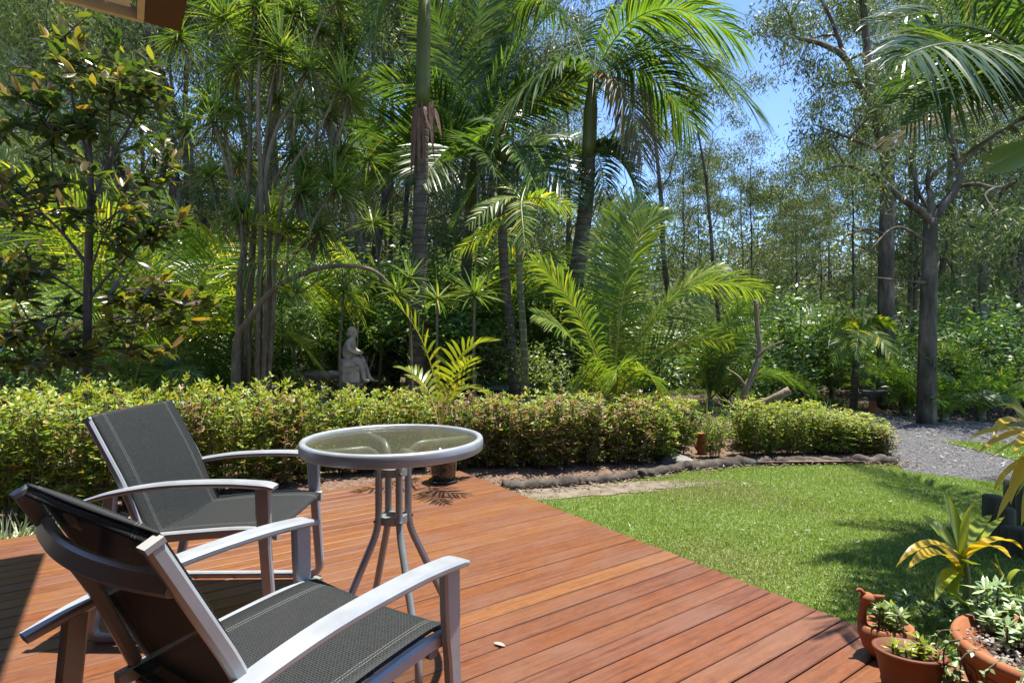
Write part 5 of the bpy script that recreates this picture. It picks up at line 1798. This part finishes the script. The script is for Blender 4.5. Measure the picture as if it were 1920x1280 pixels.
# far-off bush that closes the view
rg = np.random.default_rng(500)
mb = MB()
for ring, (d0, n) in enumerate(((34, 46), (42, 52), (52, 56), (25, 40))):
    for k in range(n):
        px = -350 + (2650 * (k + rg.uniform(0, 1)) / n)
        Zc = d0 + rg.uniform(-3, 3)
        b = Pg(px, Zc)
        H = rg.uniform(9, 15) if ring < 2 else rg.uniform(12, 19)
        if ring == 3:
            H = rg.uniform(5.5, 9.5) if px < 1120 else rg.uniform(3.2, 5.4)
        if 1150 < px < 1760:
            H *= .74
        m = 1700 if px < 1150 else 2400
        c = b + np.array([0, 0, H * .55])
        pos = c + rg.normal(0, 1, (m, 3)) * np.array([1.7, 1.5, H * .26])
        pos[:, 2] = np.maximum(pos[:, 2], b[2])
        D = nrm(rdir(rg, m, -1, .3))
        leaves(mb, pos, D, side_of(D, rg, 1.5), rg.uniform(.25, .5, m), .13, 0, .45)
        tube(mb, [b, b + [0, 0, H * .9]], [.14, .05], 5, 1)
tag(mb.build("far_forest", [M['gumleaf_far'], M['gum']], smooth=False), kind="stuff")

# white house far off through the trees
hb = np.array([(1325 - 960) / FPX * 27, 27, 0])
hb[2] = gz(hb[0], hb[1])
hs = thing("white_house", "white house far off, glimpsed between trunks right of the golden cane palm", "house", tuple(hb))
mb = MB()
box(mb, hb + [0, 2.5, 1.2], (1.6, 0, 0), (0, 2.5, 0), (0, 0, 1.2))
mb.build("wall", M['white'], hs, hb, smooth=False)
mb = MB()
e = [hb + [-1.8, -.2, 2.35], hb + [1.8, -.2, 2.35], hb + [1.8, 5.2, 2.35], hb + [-1.8, 5.2, 2.35], hb + [-1.8, 2.5, 3.1], hb + [1.8, 2.5, 3.1]]
mb.add(e, [(0, 1, 5, 4), (2, 3, 4, 5)], [(0, 4, 3), (1, 2, 5)])
mb.build("roof", M['alu'], hs, hb, smooth=False)
for dx in (-.9, .7):
    mb = MB()
    box(mb, hb + [dx, -.01, 1.1], (.3, 0, 0), (0, .02, 0), (0, 0, .35))
    mb.build("window", M['stone_dark'], hs, hb, smooth=False)

# ------------------------------------------------------------------ strappy tufts behind and beside the hedge
def strap_tuft(label, px, Zc, L, n, mat='strap', seed=0, wd=.010, dz=0.0, name="strappy_grass"):
    rg = np.random.default_rng(seed)
    b = Pg(px, Zc, dz)
    mb = MB()
    D = rdir(rg, n, .45, 1)
    strips(mb, b + rg.normal(0, .03, (n, 3)) * (1, 1, 0), D, side_of(D, rg, .5), L * rg.uniform(.55, 1.1, n), wd, rg.uniform(.1, .75, n), 5, 0, prof=[.8, 1, 1, .8, .5, .05])
    tag(mb.build(name, M[mat], None, b, loc=tuple(b)), label, "grass tuft", "strappy grass tufts")


for k, (px, Zc, L, lab) in enumerate(((1330, 6.2, .75, "strappy grass tuft left of the dead branch"), (1378, 6.4, .8, "strappy grass tuft at the foot of the dead branch"), (1430, 6.5, .8, "strappy grass tuft behind the propped dead log"), (1480, 6.4, .75, "strappy grass tuft just right of the propped dead log"), (1530, 6.4, .72, "strappy grass tuft arching over the low hedge, near the driveway"), (1565, 6.3, .62, "last strappy grass tuft before the driveway"), (1290, 6.4, .65, "strappy grass tuft right of the golden cane clump"))):
    strap_tuft(lab, px, Zc, L, 90, seed=600 + k)
strap_tuft("striped grass tuft at the back edge of the deck, far left", 45, 3.16, .26, 90, 'varieg', 620, .009, .02, "striped_grass")
strap_tuft("second striped grass tuft on the deck edge, hidden partly by the near chair", 12, 3.05, .24, 80, 'varieg', 621, .009, .02, "striped_grass")
strap_tuft("small striped grass tuft at the deck edge below the hedge", 110, 3.3, .18, 60, 'varieg', 622, .008, .0, "striped_grass")
strap_tuft("small green tuft at the deck edge beneath the far chair's arm", 520, 4.1, .14, 60, 'strap', 623, .007, .0, "deck_edge_grass")
# terracotta ornament in the hedge gap
g_ = Pg(1317, 5.5, .03)
to = thing("terracotta_jar", "small terracotta jar standing in the gap of the hedge", "jar", tuple(g_))
mb = MB()
lathe(mb, [(.001, .005), (.035, 0), (.055, .05), (.06, .11), (.04, .16), (.036, .20), (.05, .215), (.044, .22), (.03, .20)], c=tuple(g_), sides=24)
mb.build("jar_body", M['terra'], to, g_)
mb = MB()
tube(mb, curve([g_ + [-.05, -.01, .17], g_ + [-.085, -.015, .13], g_ + [-.062, -.01, .06]], 8), .007, 7)
mb.build("handle", M['terra'], to, g_)
# second birdbath-like urn far across the drive
g_ = Pg(1637, 8.9)
tu = thing("garden_urn", "dark urn on a terracotta foot beside the biggest gum trunk", "urn", tuple(g_))
mb = MB()
lathe(mb, [(.001, .2), (.05, .2), (.09, .26), (.19, .33), (.19, .36), (.14, .35), (.001, .3)], c=tuple(g_), sides=20)
mb.build("bowl", M['stone_dark'], tu, g_)
mb = MB()
lathe(mb, [(.11, 0), (.11, .06), (.06, .1), (.05, .205)], c=tuple(g_), sides=18)
mb.build("foot", M['terra'], tu, g_)

# ------------------------------------------------------------------ right foreground: pots and plants
def px_(x, y, h):
    """point at height h above the deck seen at pixel x, y"""
    Zc = (CAMH - h) * FPX / (y - HORY)
    return np.array([(x - 960) / FPX * Zc, Zc, h])


# bird-shaped pot
bp0 = np.array([1.225, 1.86, 0])
bt = thing("bird_pot", "terracotta bird-shaped planter with raised neck at the deck edge", "pot", tuple(bp0))
mb = MB()
lathe(mb, [(.001, .004), (.045, 0), (.07, .03), (.085, .075), (.082, .105), (.075, .108), (.07, .095), (.001, .085)], c=tuple(bp0), sides=32, sx=1.0, sy=.8)
mb.build("pot_body", M['terra'], bt, bp0)
mb = MB()
tube(mb, curve([bp0 + [-.052, .015, .07], bp0 + [-.066, .02, .10], bp0 + [-.064, .02, .145], bp0 + [-.056, .018, .175]], 12), [.026, .015, .0125, .014], 12)
mb.build("neck", M['terra'], bt, bp0)
mb = MB()
hd = bp0 + np.array([-.052, .016, .184])
lathe(mb, [(.021 * math.sin(a) + .0002, -.020 * math.cos(a)) for a in np.linspace(0, PI, 9)], c=tuple(hd), sides=14, sx=1.15)
tube(mb, [hd + [.018, -.004, .004], hd + [.05, -.012, .012]], [.012, .004], 8)
tube(mb, [hd + [.016, -.004, -.006], hd + [.044, -.012, -.008]], [.010, .004], 8)
tube(mb, curve([hd + [-.012, 0, .016], hd + [-.026, 0, .030], hd + [-.036, 0, .022]], 6), [.008, .004], 7)
mb.build("head", M['terra'], bt, bp0)

op0 = np.array([1.165, 1.665, 0])
ot = thing("oval_pot", "brown oval pot with a band near its base in front of the bird planter", "pot", tuple(op0))
mb = MB()
lathe(mb, [(.001, .004), (.068, 0), (.072, .028), (.0735, .030), (.0735, .036), (.072, .038), (.088, .118), (.094, .12), (.095, .130), (.086, .131), (.080, .108), (.001, .098)], c=tuple(op0), sides=44, sx=1.0, sy=.72, rot=-.35)
mb.build("pot_body", M['terra_dark'], ot, op0)
mb = MB()
lathe(mb, [(.079, .103), (.04, .109), (.001, .111)], c=tuple(op0), sides=30, sx=1.0, sy=.72, rot=-.35)
mb.build("soil", M['soil'], ot, op0)

gb0 = np.array([1.45, 1.535, 0])
gt = thing("terracotta_bowl", "large round terracotta bowl with a raised key-pattern band, full of succulents", "pot", tuple(gb0))
mb = MB()
lathe(mb, [(.001, .004), (.135, 0), (.15, .02), (.178, .10), (.192, .165), (.196, .170), (.207, .172), (.212, .19), (.206, .203), (.19, .204), (.182, .18), (.001, .165)], c=tuple(gb0), sides=72)
mb.build("bowl_body", M['terra'], gt, gb0)
mb = MB()
# raised meander band round the bowl
nk = 14
for k in range(nk):
    a0 = 2 * PI * k / nk
    wdt = 2 * PI / nk

    def kp(u, v):
        zz_ = .075 + v * .062
        rr_ = np.interp(zz_, [.02, .10, .165], [.150, .178, .192]) + .0015
        a_ = a0 + u * wdt
        return gb0 + np.array([rr_ * math.cos(a_), rr_ * math.sin(a_), zz_])
    path_ = [(0.03, 0), (.03, 1), (.80, 1), (.80, .28), (.36, .28), (.36, .64), (.58, .64)]
    for (u0, v0), (u1, v1) in zip(path_[:-1], path_[1:]):
        tube(mb, [kp(u0 + (u1 - u0) * s, v0 + (v1 - v0) * s) for s in np.linspace(0, 1, 4)], .0038, 5)
    tube(mb, [kp(s, -.16) for s in np.linspace(0, 1, 5)], .003, 5)
mb.build("key_band", M['terra'], gt, gb0)
mb = MB()
lathe(mb, [(.183, .172), (.1, .180), (.001, .183)], c=tuple(gb0), sides=40)
mb.build("soil", M['soil'], gt, gb0)
# plants in the pots
rg = np.random.default_rng(700)


def succulent(label, centres, L, W, n, mat, name="succulent", stem=True, hts=.05):
    b = np.asarray(centres[0], float)
    mb = MB()
    for c in centres:
        c = np.asarray(c, float)
        h = hts * rg.uniform(.5, 1.4)
        if stem:
            tube(mb, [c, c + [rg.normal(0, .01), rg.normal(0, .01), h]], .0028, 5, 1)
        for q in range(3):
            pb_ = c + [0, 0, h * (1 - .3 * q)]
            D = rdir(rg, n, -.1, .9)
            broad(mb, np.repeat(pb_[None], n, 0), D, side_of(D, rg, .3), L * rg.uniform(.7, 1.2, n), W, rg.uniform(0, .3, n), 0, 3, .3)
    return tag(mb.build(name, [M[mat], M['reedstem']], None, b, loc=tuple(b)), label, "plant", kind="stuff" if len(centres) > 12 else None)


def in_bowl(n, r, c, z_):
    a = rg.uniform(0, 2 * PI, n)
    q = r * np.sqrt(rg.uniform(0, 1, n))
    return [c + np.array([q[i] * math.cos(a[i]), q[i] * math.sin(a[i]), z_]) for i in range(n)]


succulent("grey-green rosette succulents crowding the key-pattern bowl", in_bowl(26, .16, gb0 + [.03, .03, 0], .18), .032, .013, 8, 'succ', hts=.06)
succulent("taller rosette succulent rising at the back of the key-pattern bowl", [gb0 + [-.03, .17, .18], gb0 + [.03, .2, .2], gb0 + [.1, .16, .18]], .05, .014, 10, 'succ', hts=.08)
succulent("sprawling succulents between the oval pot and the bowl", [np.array([1.29 + rg.uniform(-.05, .05), 1.66 + rg.uniform(-.1, .12), .0]) for _ in range(16)], .03, .011, 7, 'succ', hts=.06)
succulent("leafy seedlings growing in the brown oval pot", [op0 + [rg.uniform(-.05, .05), rg.uniform(-.03, .03), .108] for _ in range(7)], .036, .010, 4, 'cordy', hts=.045)
succulent("leafy green plant growing in the bird planter", in_bowl(9, .05, bp0 + [.01, 0, 0], .09), .038, .013, 6, 'bush_pale', hts=.06)
succulent("ground-cover succulents on the pebble bed behind the bowl", [np.array([rg.uniform(1.62, 2.25), rg.uniform(1.7, 2.35), -.08]) for _ in range(30)], .045, .017, 8, 'succ', hts=.08)
# trailing stems over the bowl's rim
mb = MB()
for k in range(7):
    a = math.radians(150 + 16 * k)
    p0 = gb0 + np.array([.19 * math.cos(a), .19 * math.sin(a), .205])
    o_ = np.array([math.cos(a), math.sin(a), 0])
    pts = curve([p0, p0 + o_ * .05 + [0, 0, -.02], p0 + o_ * .055 + [0, 0, -.09], p0 + o_ * .05 + [0, 0, -.14 - .04 * rg.uniform()]], 9)
    tube(mb, pts, .0022, 5, 1)
    m = 22
    i = rg.integers(0, 9, m)
    D = nrm(rdir(rg, m, -.8, .5) + o_ * .4)
    leaves(mb, pts[i], D, side_of(D, rg, 1), rg.uniform(.014, .026, m), .010, 0)
b = gb0 + np.array([-.19, 0, .205])
tag(mb.build("trailing_succulent", [M['succ'], M['twig']], None, b, loc=tuple(b)), "straggly trailing stems hanging over the bowl's rim", "plant")


def fern(label, base, fronds, seed):
    rg = np.random.default_rng(seed)
    base = np.asarray(base, float)
    t = thing("fern", label, "fern", tuple(base))
    for tip, ctrl in fronds:
        pts = bez(base, np.asarray(ctrl), np.asarray(tip), 20)
        mb = MB()
        frond_mesh(mb, pts, 34, .05, .012, rg, .1, .0025, .08, .05, fwd=(80, 75))
        mb.build("frond", [M['rachis_y'], M['fern']], t, base)


fern("pale green sword fern leaning over the bowl at the right edge", P(1960, 1190, 1.95), [(P(1868, 1045, 2.0), P(1890, 1130, 1.95)), (P(1945, 1030, 2.05), P(1950, 1110, 2)), (P(1880, 1100, 1.8), P(1910, 1130, 1.85)), (P(1990, 1060, 1.9), P(1980, 1120, 1.9))], 31)
fern("small pale fern frond above the pebbles behind the bowl", P(1850, 1165, 2.1), [(P(1762, 1104, 2.05), P(1800, 1118, 2.1)), (P(1830, 1100, 2.2), P(1842, 1130, 2.15))], 32)


def cordyline(label, base, top, lvs, seed, name="cordyline", W=.058):
    """lvs: (ctrl px, tip px, dz, yellow?) broad arching leaves"""
    rg = np.random.default_rng(seed)
    base, top = np.asarray(base, float), np.asarray(top, float)
    t = thing(name, label, "plant", tuple(base))
    mb = MB()
    tube(mb, curve([base, (base + top) / 2 + [.01, 0, 0], top], 10), [.016, .011], 8)
    mb.build("stem", M['rachis'], t, base)
    for (c, tp, dz, ye) in lvs:
        Zt = top[1]
        st_ = top + np.array([0, 0, -rg.uniform(0, .12)])
        pts = bez(st_, P(c[0], c[1], Zt + dz * .5), P(tp[0], tp[1], Zt + dz), 12)
        T = nrm(np.gradient(pts, axis=0))
        hz_ = nrm(np.cross(T, [0, 0, 1.0]) + 1e-6)
        hz_ = nrm(hz_ + np.array([0.1, .0, .15]))
        nn = nrm(np.cross(hz_, T))
        s = np.linspace(0, 1, 12)
        hw = W * rg.uniform(.8, 1.15) * .5 * np.interp(s, [0, .15, .45, .75, 1], [.25, .6, 1, .75, .03])
        sag = .35
        A = pts - hz_ * hw[:, None] + nn * (hw * sag)[:, None]
        B = pts + hz_ * hw[:, None] + nn * (hw * sag)[:, None]
        V = np.stack([A, pts, B], 1).reshape(-1, 3)
        q = []
        mi = 1 if ye else 0
        for i in range(11):
            q += [(i * 3, i * 3 + 1, i * 3 + 4, i * 3 + 3), (i * 3 + 1, i * 3 + 2, i * 3 + 5, i * 3 + 4)]
        mb = MB()
        mb.add(V, q, None, mi)
        mb.build("leaf", [M['cordy'], M['cordy_y']], t, base)


Zc = 2.42
cordyline("lime cordyline with yellow-edged arching leaves beside the lawn's near edge", [P(1812, 1150, Zc)[0], Zc, -.1], P(1805, 1030, Zc),
          [((1790, 960), (1768, 922), .1, 0), ((1812, 950), (1832, 940), -.05, 0), ((1760, 985), (1728, 964), .2, 0), ((1850, 990), (1884, 968), .2, 0), ((1740, 985), (1680, 1062), -.1, 1), ((1760, 1000), (1700, 1068), -.25, 1), ((1870, 985), (1918, 1030), 0, 1), ((1850, 1000), (1895, 1045), -.3, 1), ((1775, 1060), (1752, 1128), -.25, 0), ((1782, 1070), (1785, 1140), -.15, 0), ((1825, 1060), (1830, 1055), -.35, 0), ((1830, 980), (1860, 965), .3, 0), ((1770, 1000), (1735, 1025), .3, 1)], 81)
Zc = 2.95
cordyline("tall cordyline at the right edge with yellow and rust-edged drooping leaves", [P(1985, 960, Zc)[0], Zc, -.1], P(1965, 800, Zc),
          [((1900, 740), (1880, 770), .1, 1), ((1880, 760), (1862, 820), -.2, 1), ((1870, 790), (1815, 825), .0, 1), ((1890, 800), (1832, 850), -.2, 1), ((1900, 770), (1905, 745), .3, 0), ((1930, 850), (1895, 880), .1, 1), ((1880, 875), (1862, 925), .0, 1), ((1900, 880), (1895, 945), -.15, 1), ((1900, 905), (1868, 975), -.1, 1), ((1920, 830), (1905, 840), .2, 0), ((1930, 780), (1890, 755), .2, 0), ((1990, 720), (2010, 700), .1, 0), ((2020, 780), (2060, 850), .1, 0), ((1935, 900), (1915, 985), -.2, 1), ((1905, 745), (1862, 762), .2, 1), ((1890, 790), (1838, 812), .2, 0), ((1895, 830), (1850, 862), .15, 1), ((1915, 860), (1878, 900), .2, 1), ((1925, 800), (1900, 850), -.3, 1), ((1940, 880), (1905, 930), .15, 0)], 82, W=.052)
cordyline("small rust-tipped cordyline shoot above the ground-cover succulents", [P(1880, 1110, 2.25)[0], 2.25, -.1], P(1885, 1085, 2.25), [((1875, 1060), (1856, 1050), 0, 1), ((1890, 1065), (1885, 1095), .1, 1), ((1900, 1060), (1920, 1070), 0, 0)], 83, W=.03)

# upright log bollards round the right-hand bed
for k, (x, yb, ht, r) in enumerate(((1862, 1003, .235, .052), (1884, 1013, .19, .05), (1896, 1032, .13, .045), (1912, 1042, .15, .048), (1925, 985, .23, .052), (1940, 1055, .15, .05), (1900, 975, .25, .05))):
    b = px_(x, yb, -.12)
    mb = MB()
    lathe(mb, [(r, -.02), (r, ht - .008), (r - .008, ht), (.001, ht + .001)], c=tuple(b), sides=20)
    o = mb.build("log_bollard", M['greenlog'], None, b, loc=tuple(b))
    tag(o, ["tallest front log bollard at the lawn corner of the bed", "log bollard second from the lawn corner", "shortest log bollard in the row", "log bollard fourth from the lawn corner", "log bollard behind the row under the yellow leaves", "log bollard nearest the right edge", "tall log bollard at the back of the lawn corner"][k], "log", "upright logs edging the right-hand bed")

# ------------------------------------------------------------------ lawn blades, stones, litter
rg = np.random.default_rng(900)


def inside(poly, x, y):
    poly = np.asarray(poly)[:, :2]
    r = np.zeros(len(x), bool)
    j = len(poly) - 1
    for i in range(len(poly)):
        xi, yi = poly[i]
        xj, yj = poly[j]
        c = ((yi > y) != (yj > y)) & (x < (xj - xi) * (y - yi) / (yj - yi + 1e-12) + xi)
        r ^= c
        j = i
    return r


def ndeck(x, y):
    return ((x - CORNER[0]) * U[0] + (y - CORNER[1]) * U[1])


n = 560000
y = 1.6 + (5.4 - 1.6) * rg.uniform(0, 1, n) ** 1.15
x = rg.uniform(-.4, 4.6, n)
dirt = np.hypot((x - .50) / .98, (y - 4.36 - (x - .5) * .16) / .20)
patch = np.sin(x * 5.1 + 1.3) * np.sin(y * 6.3 + .4) + .6 * np.sin(x * 13 + y * 9)
ok = inside(lawn_poly, x, y) & (ndeck(x, y) > .015) & ~inside(pbed, x, y) & (np.abs(x) < y * .95 + .2) & (dirt + rg.normal(0, .20, n) + .16 * patch > .96)
x, y = x[ok], y[ok]
m = len(x)
mb = MB()
D = nrm(rdir(rg, m, .08, .9))
S = side_of(D, rg, .9)
L = rg.uniform(.016, .036, m) * (1 + .18 * np.sin(x * 3.1 + y * 1.7) * np.sin(y * 4.3 - x))
dry = (np.sin(x * 2.3 + 1.1 * np.sin(y * 1.9)) * np.sin(y * 2.7 + .8 * np.sin(x * 3.1)) + rg.normal(0, .35, m)) > .62
dry |= rg.uniform(0, 1, m) < .05
dry |= dirt[ok] < 1.2 + rg.normal(0, .15, m)
gp = np.stack([x, y, np.full(m, -.122)], 1)
gw = rg.uniform(.0035, .0065, m)
for k_, sel in ((0, ~dry), (1, dry)):
    leaves(mb, gp[sel], D[sel], S[sel], L[sel], gw[sel], k_, .5, .12)
ke = 5200
ta, ua = rg.uniform(0, 3.4, ke), rg.uniform(.004, .05, ke)
ge = CORNER[None] - V_[None] * ta[:, None] + U[None] * ua[:, None]
ge[:, 2] = -.122
De = nrm(rdir(rg, ke, .35, 1.0) - .25 * U[None])
ok = np.hypot((ge[:, 0] - .5) / .98, (ge[:, 1] - 4.36) / .3) + rg.normal(0, .15, ke) > .95
leaves(mb, ge[ok], De[ok], side_of(De[ok], rg, .9), rg.uniform(.07, .135, ok.sum()), .006, 0, .5, .12)
tag(mb.build("lawn_grass", [M['grass'], M['grass_dry']], smooth=False), kind="stuff")

n = 60000
x, y = rg.uniform(3.4, 9.0, n), rg.uniform(4.6, 6.8, n)
ok = inside(island, x, y) & (rg.uniform(0, 1, n) < .85)
x, y = x[ok], y[ok]
m = len(x)
D = nrm(rdir(rg, m, .3, 1))
mb = MB()
leaves(mb, np.stack([x, y, gz(x, y) + .01], 1), D, side_of(D, rg, 1.2), rg.uniform(.03, .055, m), .009, 0, .5, .1)
n = 90000
x, y = rg.uniform(-8, 6, n), rg.uniform(8.9, 14, n)
ok = (np.sin(x * .9 + 1) + np.sin(y * 1.3 + x) > -.3) & ~inside(drive_poly, x, y)
x, y = x[ok], y[ok]
m = len(x)
D = nrm(rdir(rg, m, .3, 1))
leaves(mb, np.stack([x, y, gz(x, y) - .02], 1), D, side_of(D, rg, 1.2), rg.uniform(.05, .13, m), .016, 0, .5, .1)
tag(mb.build("rough_grass", M['grass'], smooth=False), kind="stuff")


def stones(mb, x, y, z_, s, mi=0, flat=.7):
    """octahedral little stones"""
    m = len(x)
    o = np.array([[1, 0, 0], [0, 1, 0], [-1, 0, 0], [0, -1, 0], [0, 0, 1], [0, 0, -1]], float)
    a = rg.uniform(0, 6.28, m)
    R_ = np.stack([np.stack([np.cos(a), -np.sin(a)], 1), np.stack([np.sin(a), np.cos(a)], 1)], 1)
    v = np.repeat(o[None], m, 0) * rg.uniform(.6, 1.2, (m, 6, 1)) * np.array([1, 1, flat])
    v[..., :2] = np.einsum('mij,mkj->mki', R_, v[..., :2]) * rg.uniform(.6, 1.1, (m, 1, 1))
    v = v * s[:, None, None] + np.stack([x, y, z_], 1)[:, None]
    f = np.array([[0, 1, 4], [1, 2, 4], [2, 3, 4], [3, 0, 4], [1, 0, 5], [2, 1, 5], [3, 2, 5], [0, 3, 5]])
    mb.add(v.reshape(-1, 3), None, (np.arange(m)[:, None, None] * 6 + f[None]).reshape(-1, 3), mi)


n = 60000
x, y = rg.uniform(3.0, 8.0, n), rg.uniform(3.4, 9.3, n)
ok = inside(drive_poly, x, y) & ~inside(island, x, y) & (np.abs(x) < y * .95 + .2)
x, y = x[ok], y[ok]
mb = MB()
stones(mb, x, y, gz(x, y) + .008, rg.uniform(.004, .010, len(x)))
tag(mb.build("driveway_gravel", M['gravel_stone'], smooth=False), kind="stuff")
n = 9000
x, y = rg.uniform(1.5, 3.2, n), rg.uniform(1.3, 3.0, n)
ok = inside(pbed, x, y)
x, y = x[ok], y[ok]
mb = MB()
stones(mb, x, y, np.full(len(x), -.09), rg.uniform(.006, .015, len(x)))
q = in_bowl(420, .175, gb0, .19)
q = np.array(q)
stones(mb, q[:, 0], q[:, 1], q[:, 2], rg.uniform(.004, .009, len(q)))
tag(mb.build("pebbles", M['pebble'], smooth=False), kind="stuff")


def litter(name, n, test, zoff, L, W, mat, bx):
    x, y = rg.uniform(bx[0], bx[1], n), rg.uniform(bx[2], bx[3], n)
    ok = test(x, y)
    x, y = x[ok], y[ok]
    m = len(x)
    D = nrm(rdir(rg, m, -.25, .35))
    S = nrm(np.cross(D, nrm(np.array([0, 0, 1.0]) + rg.normal(0, .35, (m, 3)))))
    mb = MB()
    leaves(mb, np.stack([x, y, gz(x, y) + zoff + rg.uniform(0, .012, m)], 1), D, S, rg.uniform(*L, m), W, 0, .45, .12)
    tag(mb.build(name, M[mat], smooth=False), kind="stuff")


litter("mulch_litter", 26000, lambda x, y: inside(bed, x, y) & (ndeck(x, y) * 0 + 1 > 0), .036, (.03, .07), .018, 'litter', (-4.5, 4.2, 2.5, 7.4))
litter("edging_litter", 5200, lambda x, y: (np.abs(y - edge_y(x)) < .16) & (x > -.6) & (x < 3.7) & (ndeck(x, y) > .01), .02, (.02, .06), .015, 'litter', (-.6, 3.7, 4.1, 5.6))
litter("forest_litter", 30000, lambda x, y: ~inside(drive_poly, x, y) & ~inside(lawn_poly, x, y), -.01, (.06, .14), .03, 'litter', (-9, 11, 5.8, 14))
litter("driveway_litter", 1500, lambda x, y: inside(drive_poly, x, y) & ~inside(island, x, y), .018, (.03, .085), .014, 'litter_pale', (3, 8, 3.8, 9.2))
litter("lawn_litter", 90, lambda x, y: inside(lawn_poly, x, y) & (ndeck(x, y) > .1), .03, (.02, .05), .011, 'litter_pale', (0, 4, 2, 5.2))
# one fallen leaf on the boards
mb = MB()
p = px_(937, 1204, .006)
broad(mb, [p + [-.02, 0, 0]], [nrm(np.array([1, -.5, .08]))], [nrm(np.array([.5, 1, .15]))], .045, .016, .1, 0, 4, .3)
tag(mb.build("fallen_leaf", M['litter_pale'], None, p, loc=tuple(p)), "small dry leaf lying on the deck boards", "leaf")
